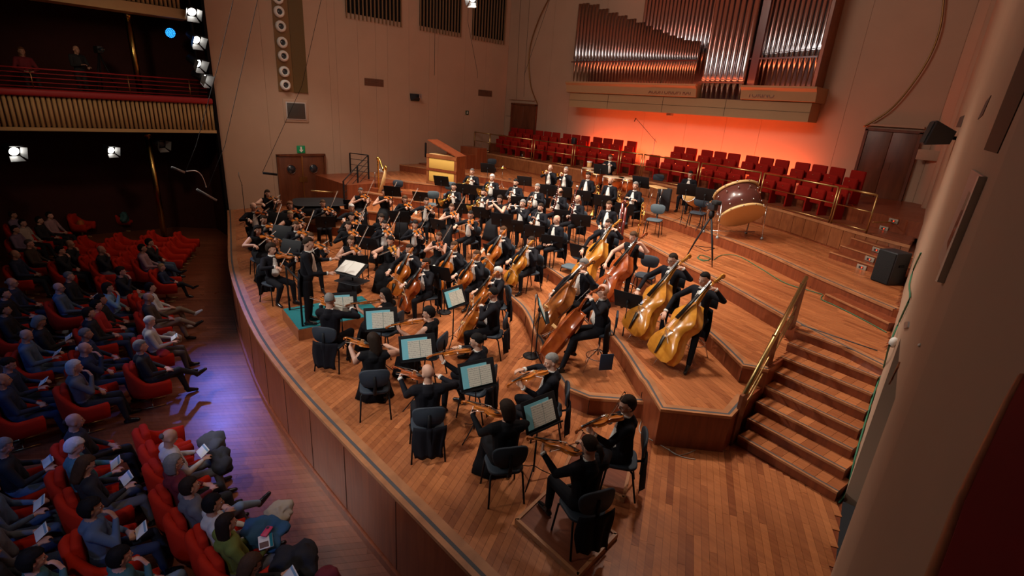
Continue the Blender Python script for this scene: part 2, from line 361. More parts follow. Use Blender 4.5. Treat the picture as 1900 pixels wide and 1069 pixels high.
# front apron: panels with seams and a plinth ledge
def wallband(line,z0,z1,off,th,mt,name,parent):
    P=[V((*p,0)) for p in line]; m=MB()
    for i in range(len(P)-1):
        a,b=P[i],P[i+1]; t=(b-a).normalized(); n=V((t.y,-t.x,0))
        q=[a+n*off,b+n*off,b+n*(off+th),a+n*(off+th)]; m.prism([(p.x,p.y) for p in q],z0,z1)
    return st(name,m,mt,parent)
wallband(FRONT,-1.18,-.05,.004,.012,M['riser'],'apron_panel',stage)
wallband(FRONT,-1.33,-1.20,.004,.05,M['riser'],'apron_plinth',stage)
wallband(FRONT,-.62,-.60,.016,.012,M['joint'],'apron_groove',stage) if False else None
for i in range(2,len(FRONT)-1,2):
    a=V((*FRONT[i],0)); t=(V((*FRONT[i+1],0))-a).normalized(); n=V((t.y,-t.x,0)); st('seam_strip',MB().box((a.x+n.x*.018,a.y+n.y*.018,-.62),(.007,.007,1.1)),M['joint'],stage)
# ---- tiers
T=[0,.31,.62,.93,1.24,1.55]
platform('tier_platform',EA,[(-3.6,7.3),(-6,9),(-9,10.5),(-14,10.6),(-17,9.7),(-19,8)],T[1],-.02,R_(150),90,3)
tb=platform('tier_platform',EB,[(-2.3,8.3),(-3.6,9),(-6,10.5),(-9,12),(-13,12.2),(-17.4,11.1),(-19,10.3)],T[2],-.02,R_(150),120,4)
platform('tier_platform',EC,[(-2.3,9.3),(-3,10.2),(-6,11.9),(-9,13.4),(-14.6,13.8),(-17.2,13.3),(-19.0,12.2)],T[3],T[2]-.1,R_(160),60,2)
platform('tier_platform',ED,[(RW(9),9.0),(RW(11.6),11.6),(-3.1,12.8),(-7.2,14.8),(-10,15.3),(-15.8,15.6),(-19,14.8),(-22,13.9)],T[4],0,R_(160),60)
platform('tier_platform',EE,[(RW(11.2),11.2),(RW(14.6),14.6),(-3.3,15.5),(-6,16.9),(-9,17.6),(-12,17.95),(-22,18.1)],T[5],.8,R_(150),0)
# step beam at left
m=MB(); m.prism([(-19.1,10.2),(-16.4,11.1),(-16.6,11.5),(-19.2,10.7)],T[3],T[3]+.15); st('stage_step',m,M['riser'])
st('stage_step',MB().prism([(-22,9.3),(-19,9.3),(-19,11.9),(-22,11.3)],0,T[4]-.012),M['riser'])
# ---- choir platform + panelled wall
CE=smooth(EP,3)
o=st('choir_platform',MB().prism(CE+[(RW(YB),YB),(XL,YB)],T[4],2.16),M['riser']); CH=o
for i in range(len(CE)-1):
    a,b=V((*CE[i],0)),V((*CE[i+1],0)); t=(b-a).normalized(); n=V((t.y,-t.x,0)); q=[a+t*.006,b-t*.006,b-t*.006+n*.016,a+t*.006+n*.016]
    st('wall_panel',MB().prism([(p.x,p.y) for p in q],1.60,2.10),M['bench'],o)
wallband(CE,2.10,2.17,0,.03,M['nosing'],'ledge',o)
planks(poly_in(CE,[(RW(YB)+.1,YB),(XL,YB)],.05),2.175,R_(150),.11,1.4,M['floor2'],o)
st('choir_step',MB().prism([(p[0],p[1]+1.15) for p in CE]+[(RW(YB),YB),(XL,YB)],2.16,2.55),M['riser'])
# ---- right steps up to the choir (with aisle lights)
def aisle(px,py,z): return at(px,py,z)
cs=[]
for k,(pa,pb) in enumerate((((1540,467),(1625,495)),((1560,455),(1640,481)),((1580,441),(1690,476)))):
    z=T[5]+.155*(k+1); a=at(*pa,z); b=at(*pb,z); d=(b-a).normalized(); b=V((RW(b.y)-.02,b.y,z)) if False else a+d*2.0; n=V((-d.y,d.x,0))
    if n.y<0:n=-n
    L=a+n*1.6; K=b+n*1.6
    s=st('choir_step',MB().prism([(a.x,a.y),(b.x,b.y),(K.x,K.y),(L.x,L.y)],T[5],z),M['riser'])
    st('step_nosing',MB().prism([(a.x-n.x*.015,a.y-n.y*.015),(b.x-n.x*.015,b.y-n.y*.015),(b.x+n.x*.03,b.y+n.y*.03),(a.x+n.x*.03,a.y+n.y*.03)],z-.02,z+.004),M['nosing'],s)
    cs.append((a,b,n,z))
def sidelight(px,py,zc,i):
    p,nn=hit(px,py,at(px,py,zc)); p=p+nn*.02; r=root('aisle_light',TM(p,yaw_to((0,0),(-nn.x,-nn.y))),'small square aisle light with red glow on step riser, %s from bottom'%('first second third fourth fifth sixth'.split()[i]),'light','aisle lights on the choir steps')
    obj('plate',MB().bev((0,0,0),(.24,.03,.11),.01).mesh('plate',[M['ledbox']]),r); obj('lens',MB().box((0,-.018,0),(.11,.012,.045),0).mesh('lens',[M['glass']]),r); obj('bulb',MB().ell((.02,-.026,0),(.018,.008,.018),8,6).mesh('bulb',[M['redled']]),r)
for i,(px,py,z) in enumerate(((1600,496,1.63),(1615,481,1.78),(1628,464,1.93),(1641,450,2.09),(1641,424,2.25),(1659,410,2.4))): sidelight(px,py,z,i)
# step beside speaker (riser T4->T5)
a=at(1532,545,T[4]+.155); b=at(1650,600,T[4]+.155)
d=(b-a).normalized(); n=V((-d.y,d.x,0)); n=n if n.y>0 else -n
s=st('stage_step',MB().prism([(a.x,a.y),(b.x,b.y),(b.x+n.x*.6,b.y+n.y*.6),(a.x+n.x*.6,a.y+n.y*.6)],T[4]-.02,T[4]+.155),M['riser'])
st('step_nosing',MB().prism([(a.x-n.x*.015,a.y-n.y*.015),(b.x-n.x*.015,b.y-n.y*.015),(b.x+n.x*.03,b.y+n.y*.03),(a.x+n.x*.03,a.y+n.y*.03)],T[4]+.135,T[4]+.16),M['nosing'],s)
# ---- right staircase
SL0=at(1370,808,.155); SR0=at(1548,910,.155); SLT=at(1475,611,1.24); SRT=at(1634,669,1.24)
stair=obj('staircase',None); tag(stair,kind='structure')
for k in range(8):
    f=k/7; a=SL0.lerp(SLT,f); b=SR0.lerp(SRT,f); z=.155*(k+1); a.z=b.z=0
    b=a+(b-a)*1.03; d=(b-a).normalized(); n=V((-d.y,d.x,0)); n=n if n.y>0 else -n; dep=.42 if k<7 else .6
    q=[a,b,b+n*dep,a+n*dep]; st('riser_board',MB().prism([(p.x,p.y) for p in q],max(0,z-.2) if k<7 else 0,z-.014),M['riser'],stair)
    # tread made of boards
    tn=[]; nb=9
    for j in range(nb):
        t0=a.lerp(b,j/nb); t1=a.lerp(b,(j+1)/nb-.003); st('tread_board',MB().prism([(p.x,p.y) for p in (t0+n*.05,t1+n*.05,t1+n*dep,t0+n*dep)],z-.014,z-.001),M['floor'],stair,[random.uniform(.1,.6)]*6)
    st('rubber_strip',MB().prism([(p.x,p.y) for p in (a+n*.022,b+n*.022,b+n*.05,a+n*.05)],z-.014,z+.001),M['rubber'],stair)
    st('wood_nosing',MB().prism([(p.x,p.y) for p in (a-n*.012,b-n*.012,b+n*.022,a+n*.022)],z-.03,z+.002),M['nosing'],stair)
# grey tape line on top landing
p,q=at(1486,603,1.245),at(1628,651,1.245); st('floor_tape',MB().tube([p,q],.012,4),M['rubber'])
# ---- walls: left
def wallpanels(pts,z0,z1,th,nm,mt,seams=None):
    "panels along plan line pts (list of break points)"
    o=obj(nm,None); tag(o,kind='structure')
    for a,b in zip(pts,pts[1:]):
        a=V((*a,0));b=V((*b,0)); t=(b-a).normalized(); n=V((t.y,-t.x,0))
        q=[a+t*.004,b-t*.004,b-t*.004-n*th,a+t*.004-n*th]; st('wall_panel',MB().prism([(p.x,p.y) for p in q],z0,z1),mt,o)
    m=MB()
    for a,b in zip(pts,pts[1:]):
        a=V((*a,0));b=V((*b,0)); t=(b-a).normalized(); n=V((t.y,-t.x,0))
        m.prism([(p.x,p.y) for p in (a-n*.02,b-n*.02,b-n*(th+.05),a-n*(th+.05))],z0,z1)
    st('wall_backing',m,M['bench'],o); return o
def yat(px,py): return atX(px,py,XL).y
ys=[5.75,7.6]+[yat(x,y) for x,y in ((605,0),(620,20),(663,60),(697,100),(719,100),(759,100),(796,150),(812,150),(862,150),(900,150))]+[YB]
wl=wallpanels([(XL,y) for y in sorted(ys)],ZA,ZC,.12,'wall_left',M['plaster'])
# organ wall
xs=[atY(x,y,YB).x for x,y in ((963,60),(1015,200),(1055,200),(1105,210),(1196,220),(1273,230),(1345,240),(1410,240),(1570,200))]
wallpanels([(XL,YB)]+[(x,YB) for x in xs]+[(-2.95,YB),(RW(YB)+.3,YB-.5)],1.5,ZC,.12,'wall_back',M['plaster'])
# right wall, with opening beside the stair
rw=obj('wall_right',None); tag(rw,kind='structure')
def wseg(a,b,z0,z1,nm='wall_panel',th=.3):
    a=V((*a,0));b=V((*b,0)); t=(b-a).normalized(); n=V((-t.y,t.x,0)) if V((-t.y,t.x,0)).x>0 else V((t.y,-t.x,0))
    return st(nm,MB().prism([(p.x,p.y) for p in (a,b,b+n*th,a+n*th)],z0,z1),M['plaster'],rw)
yy=[YB+.1,17.6,14,11.2,9,7.1]
for a,b in zip(yy,yy[1:]): wseg((RW(a),a),(RW(b),b),-.02,ZC)
wseg((RW(7.1),7.1),(-.445,5.35),2.35,ZC); wseg((-.445,5.35),(-.37,4.7),ZA,ZC); wseg((-.37,4.7),(-.22,3.6),ZA,ZC); wseg((-.22,3.6),(.22,1.9),ZA,ZC)
st('wall_panel',MB().box((.35,6.3,1),(.06,3,2.8)),M['dark'],rw)  # near-black sheet that paints the darkness inside the opening
# column bulge between right wall and organ wall
cb=at(1716,388,2.5); st('trim_1',MB().tube([(cb.x+.22,cb.y-.1,1.5),(cb.x+.22,cb.y-.1,3.2),(cb.x+.22,cb.y-.1,ZC)],[.34,.30,.30],20),M['plaster'])
# ceiling, house side walls
st('ceiling',MB().box((-11,8,ZC+.1),(27,27,.2)),M['plaster'])
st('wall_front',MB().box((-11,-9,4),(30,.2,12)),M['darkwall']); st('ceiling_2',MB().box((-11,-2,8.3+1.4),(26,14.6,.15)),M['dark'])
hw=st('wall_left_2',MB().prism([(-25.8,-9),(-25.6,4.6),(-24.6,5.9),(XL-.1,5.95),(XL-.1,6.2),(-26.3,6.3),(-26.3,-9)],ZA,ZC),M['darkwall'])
st('trim_2',MB().box((XL-.02,5.72,4.6),(.30,.10,12)),M['dark'])
# ============================================================ FIXTURES
# ---- organ
OY=19.3
g=root('organ_gallery',TM((0,0,0)),'cream gallery shelf carrying the organ pipes, with engraved lettering along its front','gallery')
xl,xr=-16.65,-6.25
m=MB(); m.prism([(xl,OY),(xr,OY),(xr,YB-.01),(xl,YB-.01)],4.70,5.30); obj('lower_panel',m.mesh('lower_panel',[M['plaster2']]),g)
xn0,xn1=atY(1290,180,OY-.15).x,atY(1372,185,OY-.15).x
for nm,a,b in (('cornice',xl-.12,xn0),('cornice',xn1,xr+.12)):
    m=MB(); y0=OY-.02
    pr=[(y0,5.31),(y0-.10,5.33),(y0-.16,5.62),(y0-.26,5.72),(y0-.26,5.78),(YB-.02,5.78),(YB-.02,5.31)]
    m.rings([[V((x,p[0],p[1])) for p in pr] for x in (a,b)]); o=obj(nm,m.mesh(nm,[M['plaster2']]),g)
    for p in o.data.polygons: p.use_smooth=False
obj('cornice_recess',MB().box(((xn0+xn1)/2,OY+.35,5.53),(xn1-xn0,.1,.44)).mesh('cornice_recess',[M['maroon']]),g)
def text(s,name,loc,size,rot,mt,parent=None,ext=.008,label=None,align='LEFT'):
    c=bpy.data.curves.new(name,'FONT'); c.body=s; c.size=size; c.extrude=ext; c.align_x=align
    o=bpy.data.objects.new('tmp',c); COL.objects.link(o); dg=bpy.context.evaluated_depsgraph_get(); me=bpy.data.meshes.new_from_object(o.evaluated_get(dg)); bpy.data.objects.remove(o)
    me.materials.clear(); me.materials.append(mt); q=obj(name,me,parent); q.location=loc; q.rotation_euler=rot
    if label: q['label']=label
    return q
M['lett']=mat('engraved_letters',(.16,.06,.03),.5)
p0=atY(1203,172,OY-.16); p1=atY(1279,175,OY-.16)
text('AUDITORIUM RAI','lettering',(p0.x,OY-.165,5.40),.235,(R_(80),0,0),M['lett'],g,label='engraved hall name')
p0=atY(1382,176,OY-.16); text('TORINO','lettering',(p0.x+.1,OY-.165,5.40),.235,(R_(80),0,0),M['lett'],g,label='engraved city name')
for x in (xl+2.2,xl+4.9,xl+7.5): obj('panel_joint',MB().box((x,OY-.003,5.0),(.012,.01,.58)).mesh('panel_joint',[M['joint']]),g)
obj('panel_joint',MB().box(((xl+xr)/2,OY-.003,5.0),(xr-xl,.01,.010)).mesh('panel_joint',[M['joint']]),g)
org=root('pipe_organ',TM((0,0,0)),'large pipe organ with rows of tin pipes glowing red at the feet','organ')
PM={}
def pipe(x,y,z0,r,foot,top,flip=False):
    h=top-z0; k=(round(r,3),round(foot,2),round(h,2))
    if k not in PM:
        m=MB(); m.lathe([(r*.22,0),(r*.97,foot*.97),(r,foot),(r,foot+.01),(r,h),(r*.9,h),(r*.9,h-.2)],14,0)
        # mouth: flattened shield, dark slot
        m2=r*1.0
        m.add([(-r*.62,-m2,foot-.02),(r*.62,-m2,foot-.02),(r*.62,-m2,foot+r*1.0),(0,-m2*1.03,foot+r*2.9),(-r*.62,-m2,foot+r*1.0),(-r*.7,-r*.6,foot-.02),(r*.7,-r*.6,foot-.02),(r*.7,-r*.6,foot+r),(-r*.7,-r*.6,foot+r)],[(0,1,2,3,4),(5,0,4,8),(1,6,7,2)],0,False)
        m.add([(-r*.55,-m2-.003,foot),(r*.55,-m2-.003,foot),(r*.55,-m2-.003,foot+r*.35),(-r*.55,-m2-.003,foot+r*.35)],[(0,1,2,3)],1,False)
        PM[k]=m.mesh('pipe',[M['organ'],M['organm']])
    o=obj('pipe',PM[k],org); o.location=(x,y,z0); return o
# left flat: 43 pipes, descending to the right
a=atY(1062,140,19.45).x; b=atY(1287,150,19.45).x; n=42
tops=[(1075,8),(1090,8),(1108,16),(1126,23),(1150,30),(1168,36),(1184,42),(1200,48),(1225,58),(1250,66),(1287,76)]
def topz(px,Y):
    for (x0,y0),(x1,y1) in zip(tops,tops[1:]):
        if x0<=px<=x1: return atY(px,y0+(y1-y0)*(px-x0)/(x1-x0),Y).z
    return atY(px,8,Y).z if px<1075 else atY(px,76,Y).z
def projx(x,y,z):
    c=CR.T@np.array([x,y,z-H]); return CX+F*c[0]/c[2]
x=a; i=0
while x<b:
    f=(x-a)/(b-a); r=.098-.052*f; x+=r; px=projx(x,19.45,8.3); g3=i%3; tz3=topz(px,19.45) if g3==0 or i==0 else tz3
    pipe(x,19.45,5.78,r*.97,.98-.10*f,tz3); x+=r+.004; i+=1
obj('pipe_rail',MB().box(((a+b)/2,19.45-.11,5.78+.84),(b-a+.1,.025,.05)).mesh('pipe_rail',[M['maroon']]),org)
# second rank behind
x=atY(1190,60,19.85).x; e=atY(1400,60,19.85).x
while x<e: 
    r=.078; x+=r; pipe(x,19.85,6.2,r,.9,10.9); x+=r+.01
# centre great pipes
x=xn0+.02; k=0
for r in (.10,.105,.11,.115,.12,.125,.135,.14):
    sc=(xn1-xn0-.05)/(2*sum((.10,.105,.11,.115,.12,.125,.135,.14))); rr=r*sc; x+=rr; pipe(x,19.40,5.33,rr*.97,.62,10.95); x+=rr
obj('pipe_rail',MB().box(((xn0+xn1)/2,19.40-.17,5.86),(xn1-xn0,.03,.05)).mesh('pipe_rail',[M['maroon']]),org)
obj('case_post',MB().box((xn1+.16,19.55,8.4),(.26,.3,5.2)).mesh('case_post',[M['maroon']]),org)
x=xn1+.02; e=atY(1503,160,19.55).x; k=0
while x<e:
    r=.078; x+=r; pipe(x,19.62-.02*k*.4,5.78,r*.95,1.02+.012*k,10.95); x+=r+.012; k+=1
obj('pipe_rail',MB().box(((xn1+e)/2,19.42,6.68),(e-xn1+.1,.03,.05),rot=Matrix.Rotation(-.02,3,'Y')).mesh('pipe_rail',[M['maroon']]),org)
obj('case_side',MB().box((e+.16,19.75,8.4),(.10,.8,5.2)).mesh('case_side',[M['bench']]),org)
obj('gap_shade_panel',MB().box((-14.4,20.10,6.6),(3.8,.06,1.7)).box((-9.4,20.10,8.3),(6.0,.06,5.0)).mesh('gap_shade_panel',[M['maroon']]),org)  # dark backing added to paint shade into the gaps between pipes
# curved brass ladders / tubes each side of organ
for pts,lb in ((((1022,-10),(1000,35),(985,80),(981,115),(985,160),(997,192)),'curved brass tube on the back wall left of the organ'),(((1752,-10),(1745,50),(1725,105),(1690,160),(1650,205),(1603,235)),'curved brass tube on the back wall right of the organ')):
    P=crom([atY(x,y,YB-.12) for x,y in pts],6); tag(obj('brass_tube',MB().tube(P,.026,8).mesh('brass_tube',[M['bronze']])),lb,'tube')
# ---- doors
def door(nm,c,wd,ht,yaw,leaves=2,mt=None,port=False):
    r=obj(nm,None,None,TM(c,yaw)); tag(r,kind='structure'); mt=mt or M['doorwood']
    for s in (-1,1): obj('door_frame',MB().box((s*(wd/2+.04),0,ht/2),(.08,.12,ht+.08)).mesh('door_frame',[M['doorwood']]),r)
    obj('door_frame',MB().box((0,0,ht+.04),(wd+.16,.12,.08)).mesh('door_frame',[M['doorwood']]),r)
    for i in range(leaves):
        w_=wd/leaves; x=-wd/2+w_*(i+.5); lf=obj('door_leaf',MB().bev((x,.0,ht/2),(w_-.008,.05,ht-.01),.01).mesh('door_leaf',[mt]),r)
        s=1 if i==0 else -1
        obj('push_plate',MB().box((x+s*(w_/2-.1)*(1 if leaves>1 else .8),-.034,1.05),(.14,.01,.22)).mesh('push_plate',[M['brass'] if port else M['doorwood']]),lf)
        if port:
            rt=Matrix.Rotation(R_(90),3,'X'); obj('porthole_ring',MB().torus((x,-.03,1.48),.19,.02,24,6,rot=rt).mesh('porthole_ring',[M['doorwood']]),lf); obj('porthole_glass',MB().lathe([(0.001,0),(.18,0),(.18,.012),(.001,.012)],20,rot=rt,off=(x,-.026,1.48)).mesh('porthole_glass',[M['glass']]),lf)
    if port: obj('astragal',MB().box((0,-.035,ht/2),(.05,.02,ht)).mesh('astragal',[M['brass']]),r)
    return r
y0,y1=yat(519,330),yat(601,330)
door('door_1',(XL+.05,(y0+y1)/2,0),y1-y0,2.02,R_(90),2,None,True)
a,b=atY(953,193,YB).x,atY(996,196,YB).x; door('door_2',((a+b)/2,YB-.05,2.5),b-a,2.13,0)
a,b=atY(1611,242,YB-.1).x,atY(1706,250,YB-.1).x; door('door_3',((a+b)/2,YB-.07,2.5),b-a,2.08,0)
p=atY(1660,234,YB); obj('door_canopy',MB().box((p.x,YB-.06,p.z),(1.55,.10,.06)).mesh('door_canopy',[M['plaster']]))['kind']='structure'
p=atY(970,185,YB); obj('door_canopy',MB().box((p.x,YB-.06,p.z),(1.9,.10,.05)).mesh('door_canopy',[M['plaster']]))['kind']='structure'
def sign(px,py,f,wd,ht,yaw,label,mt,pic=None):
    p=f(px,py); r=root('sign',TM(p,yaw),label,'sign'); obj('plate',MB().bev((0,-.03,0),(wd,.03,ht),.01).mesh('plate',[mt]),r)
    if pic: 
        m=MB(); m.prism([(-.04,.12),(-.04,-.02),(-.10,-.02),(0,-.14),(.10,-.02),(.04,-.02),(.04,.12)],0,.004); me=m.mesh('arrow',[M['white']]); o=obj('arrow',me,r); o.location=(0,-.047,0); o.rotation_euler=(R_(90),0,0); o.scale=(pic,)*3
    return r
sign(558,277,lambda x,y:atX(x,y,XL),.34,.30,R_(90),'green emergency exit sign with white arrow above the porthole doors',M['green'],.9)
sign(866,209,lambda x,y:atX(x,y,XL),.20,.20,R_(90),'small dark green exit sign high on the left wall',mat('dim_green',(.01,.06,.03),.5),.5)
sign(1722,288,lambda x,y:atY(x,y,YB-.25),.55,.30,0,'pale rectangular plate beside the right rear doors',M['plaster'])
sign(944,211,lambda x,y:atY(x,y,YB-.02),.34,.22,0,'pale rectangular plate beside the left rear door',M['plaster'])
# wall vents
for px,py,w_,lb in ((694,153,.92,'brown ventilation grille on left wall under the longest slat grille'),(900,173,.92,'brown ventilation grille on left wall near the rear corner')):
    p=atX(px,py,XL); r=root('wall_vent',TM((XL,p.y,p.z),R_(90)),lb,'vent'); obj('backing',MB().box((0,-.01,0),(w_,.02,.30)).mesh('backing',[M['doorwood']]),r)
    for k in range(6): obj('slat',MB().box((0,-.03,-.12+.048*k),(w_,.02,.02)).mesh('slat',[mat('vent_brown',(.16,.09,.06),.6)]),r)
# tall slat grilles at the top left (3)
for gi,(pa,pb) in enumerate((((641,29),(742,49)),((778,50),(852,67)),((875,71),(932,82)))):
    ya,yb=yat(*pa),yat(*pb); zb=7.62; r=root('slat_grille',TM((XL,0,0)),('long dark slatted grille high on left wall, nearest the house','middle dark slatted grille high on left wall','dark slatted grille high on left wall, nearest the rear corner')[gi],'grille','slatted grilles high on the left wall')
    obj('recess',MB().box((.025,(ya+yb)/2,zb+1.75),(.03,yb-ya,3.3)).mesh('recess',[M['dark']]),r); n=int((yb-ya)/.175)
    for k in range(n+1): obj('slat',MB().box((.10,ya+(yb-ya)*k/n,zb+1.65),(.05,.05,3.5)).mesh('slat',[mat('slat_brown',(.20,.12,.06),.5)]),r)
# tall recessed niche with round nozzles
ya,yb=yat(517,170),yat(571,173); z0=4.5; r=root('nozzle_niche',TM((XL,0,0)),'tall ochre recess in left wall with a column of white round nozzles','niche')
obj('back_panel',MB().box((.012,(ya+yb)/2,z0+3.3),(.02,yb-ya,6.6)).mesh('back_panel',[mat('ochre',(.20,.10,.03),.5)]),r)
obj('side_panel',MB().box((.03,yb-.28,z0+3.3),(.04,.56,6.6)).mesh('side_panel',[mat('ochre_dark',(.12,.075,.022),.5)]),r)
rt=Matrix.Rotation(R_(90),3,'Y')
for px,py in ((528,158),(526,133),(524,104),(522,79),(519,49),(516,22),(514,-3)):
    p=atX(px,py,XL); nz=obj('nozzle',MB().lathe([(.20,0),(.20,.10),(.15,.16),(.11,.16),(.10,.06),(.1,0)],20,rot=rt,off=(.02,p.y,p.z)).mesh('nozzle',[M['white']]),r)
    obj('nozzle_throat',MB().lathe([(.001,0),(.105,0),(.105,.02),(.001,.02)],16,rot=rt,off=(.10,p.y,p.z)).mesh('nozzle_throat',[M['glass']]),nz)
p=atX(549,206,XL); r=root('wall_box',TM((XL,p.y,p.z),R_(90)),'dark rounded square window in a pale frame below the nozzle recess','panel')
obj('frame',MB().bev((0,-.01,0),(1.0,.04,.88),.02).mesh('frame',[M['plaster']]),r); obj('frame_lip',MB().bev((0,-.035,0),(.80,.03,.68),.09).mesh('frame_lip',[mat('pale_frame',(.5,.45,.42),.6)]),r); obj('glass',MB().bev((0,-.045,0),(.72,.03,.60),.09).mesh('glass',[mat('grey_glass',(.06,.055,.05),.3)]),r)
# wall speakers
def wspeak(p,yaw,s,label,pitch=0):
    r=root('wall_speaker',TM(p,yaw,s),label,'loudspeaker'); m=MB(); m.rings([[V((x*w_,y,z*h_)) for x,z in ((-1,-1),(1,-1),(1,1),(-1,1))] for y,w_,h_ in ((0,.12,.09),(-.28,.25,.17),(-.30,.25,.17))]); me=m.mesh('cabinet',[M['black2']]); [setattr(q,'use_smooth',False) for q in me.polygons]
    c=obj('cabinet',me,r); c.rotation_euler[0]=R_(pitch); obj('bracket',MB().box((0,.12,0),(.05,.26,.05)).mesh('bracket',[M['black']]),r); obj('wall_plate',MB().box((0,.24,0),(.14,.02,.2)).mesh('wall_plate',[M['metalgrey']]),r); obj('front_grille',MB().box((0,-.31,0),(.46,.01,.30)).mesh('front_grille',[M['fur']]),c)
p=atX(775,178,XL+.3); wspeak(p,R_(90+180),.95,'small black loudspeaker on left wall below the middle grille',15)
p=atX(1766,256,-1.55); wspeak((p.x,p.y,p.z),R_(-75),1.25,'black loudspeaker on a bracket on the right wall',-10)
# right wall slots & wall box
def onrw(px,py):
    d=CR@np.array([px-CX,py-CY,F]); 
    best=None
    for (ax,ay),(bx,by) in (((RW(19),19),(RW(7.1),7.1)),((RW(7.1),7.1),(-.445,5.35)),((-.445,5.35),(-.37,4.7)),((-.37,4.7),(-.22,3.6)),((-.22,3.6),(.22,1.9))):
        ex,ey=bx-ax,by-ay; D=d[0]*ey-d[1]*ex
        if abs(D)<1e-9: continue
        t=(ax*ey-ay*ex)/D; s=(d[0]*t-ax)/ex if abs(ex)>abs(ey) else (d[1]*t-ay)/ey
        if t>0 and -.01<=s<=1.01: return V((d[0]*t,d[1]*t,H+d[2]*t)),V((ex,ey,0)).normalized()
    return V((0,3,4)),V((0,-1,0))
def quadplate(name,px4,mt,off=.012,parent=None):
    P=[onrw(*q) for q in px4]; m=MB(); f=[p+V((t.y,-t.x,0))*(off if V((t.y,-t.x,0)).x<0 else -off) for p,t in P]; b=[p for p,t in P]
    m.add(f+b,[(0,1,2,3),(0,4,5,1),(1,5,6,2),(2,6,7,3),(3,7,4,0)],0,False); return obj(name,m.mesh(name,[mt]),parent)
slotm=mat('slot_brown',(.045,.028,.012),.7); M['vent2']=mat('vent2',(.07,.06,.055),.6)
r=root('wall_slot',TM((0,0,0)),'long dark slot in right wall above the glazed box','opening'); quadplate('recess',[(1827,278),(1852,285),(1905,165),(1905,80)],slotm,.006,r)
r=root('wall_vent',TM((0,0,0)),'narrow louvred vent high on right wall beside the loudspeaker','vent'); quadplate('backing',[(1815,222),(1824,214),(1840,177),(1831,188)],M['vent2'],.006,r)
r=root('wall_vent',TM((0,0,0)),'narrow louvred vent on right wall behind the bracket loudspeaker','vent'); quadplate('backing',[(1774,236),(1783,236),(1790,214),(1782,217)],M['vent2'],.006,r)
r=root('glazed_wall_box',TM((0,0,0)),'tall glazed display box set on the right wall','box'); quadplate('frame',[(1746,478),(1753,506),(1832,328),(1809,315)],mat('box_frame',(.42,.36,.31),.5),.02,r); quadplate('glass',[(1755,470),(1763,470),(1812,362),(1803,352)],M['glass'],.026,r); quadplate('brass_edge',[(1748,524),(1752,526),(1833,329),(1830,328)],mat('pale_metal',(.6,.62,.55),.4),.04,r)
for q,lb in (([(1651,714),(1656,706),(1671,672),(1668,682)],'thin brass-edged slot low on right wall'),([(1679,610),(1687,608),(1688,597),(1681,598)],'small grey switch on right wall above the stair')):
    r=root('wall_plate',TM((0,0,0)),lb,'plate'); quadplate('plate',q,M['bench'] if 'slot' in lb else M['metalgrey'],.015,r)
p,t=onrw(1663,637); r=root('wall_lamp',TM(p),'small round cream fixture on right wall above the stair','lamp'); obj('housing',MB().ell((-.03,0,0),(.05,.07,.07)).mesh('housing',[M['white']]),r)
p,t=onrw(1708,641); r=root('wall_button',TM(p),'tiny pale oval button on the near right wall','button'); obj('button_cap',MB().ell((-.005,0,0),(.012,.03,.012)).mesh('button_cap',[M['white']]),r)
# red cushion ledge of the near balcony
r=root('balcony_ledge',TM((0,0,0)),'blurred red padded balcony ledge in the lower right corner','ledge')
P=[at(x,y,3.9) for x,y in ((1728,1120),(1741,1069),(1772,985),(1793,925),(1822,860),(1850,800),(1878,740),(1905,690))]
m=MB(); m.prism([(p.x,p.y) for p in P]+[(P[-1].x+.05,P[-1].y+.3),(1.0,2.4),(1.0,.4),(.1,.3)],3.5,3.9); obj('cushion',m.mesh('cushion',[M['redlip']]),r)
obj('wood_trim',MB().tube([p+V((-.004,0,-.02)) for p in P],.012,8).mesh('wood_trim',[M['bench']]),r)
# ---- left balcony
bx=XL+.05; zt=4.07; zb=2.93
r=root('balcony',TM((0,0,0)),'left side balcony with a red cushion ledge over a front of gilded vertical slats','balcony')
obj('cushion',MB().bev((bx-.2,-1.1,zt-.06),(.75,13.5,.20),.06).mesh('cushion',[M['redlip']]),r)
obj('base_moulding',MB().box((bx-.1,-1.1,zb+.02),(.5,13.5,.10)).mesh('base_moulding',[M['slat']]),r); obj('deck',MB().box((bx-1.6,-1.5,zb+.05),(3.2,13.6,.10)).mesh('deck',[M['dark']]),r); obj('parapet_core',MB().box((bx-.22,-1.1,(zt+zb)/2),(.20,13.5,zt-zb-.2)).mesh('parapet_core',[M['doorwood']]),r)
sm=MB().tube([(bx-.02,0,zb+.07),(bx-.02,0,zt-.15)],.048,8).mesh('slat',[M['slat']])
y=5.62
while y>-.9: o=obj('slat',sm,r); o.location=(0,y,0); y-=.125
for k in range(5):
    z=zt+.62-.13*k; obj('rail_bar',MB().tube([(bx-.25,-2,z),(bx-.25,5.6,z)],.016 if k else .022,6).mesh('rail_bar',[M['redlip']]),r)
for py_ in (242//4,240,353):
    y=yat(py_,150); obj('rail_post',MB().tube([(bx-.25,y,zt),(bx-.25,y,zt+.62)],.018,6).mesh('rail_post',[M['brass']]),r)
r=root('balcony',TM((0,0,0)),'upper left balcony with its slatted front edge at the top of the frame','balcony')
zu=6.75
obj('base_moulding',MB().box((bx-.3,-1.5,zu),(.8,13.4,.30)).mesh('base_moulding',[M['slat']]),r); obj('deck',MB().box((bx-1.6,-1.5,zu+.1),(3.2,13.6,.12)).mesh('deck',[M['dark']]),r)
y=5.0
while y>1.2: o=obj('slat',sm,r,None); o.location=(0,y,zu-zb+.1); y-=.125
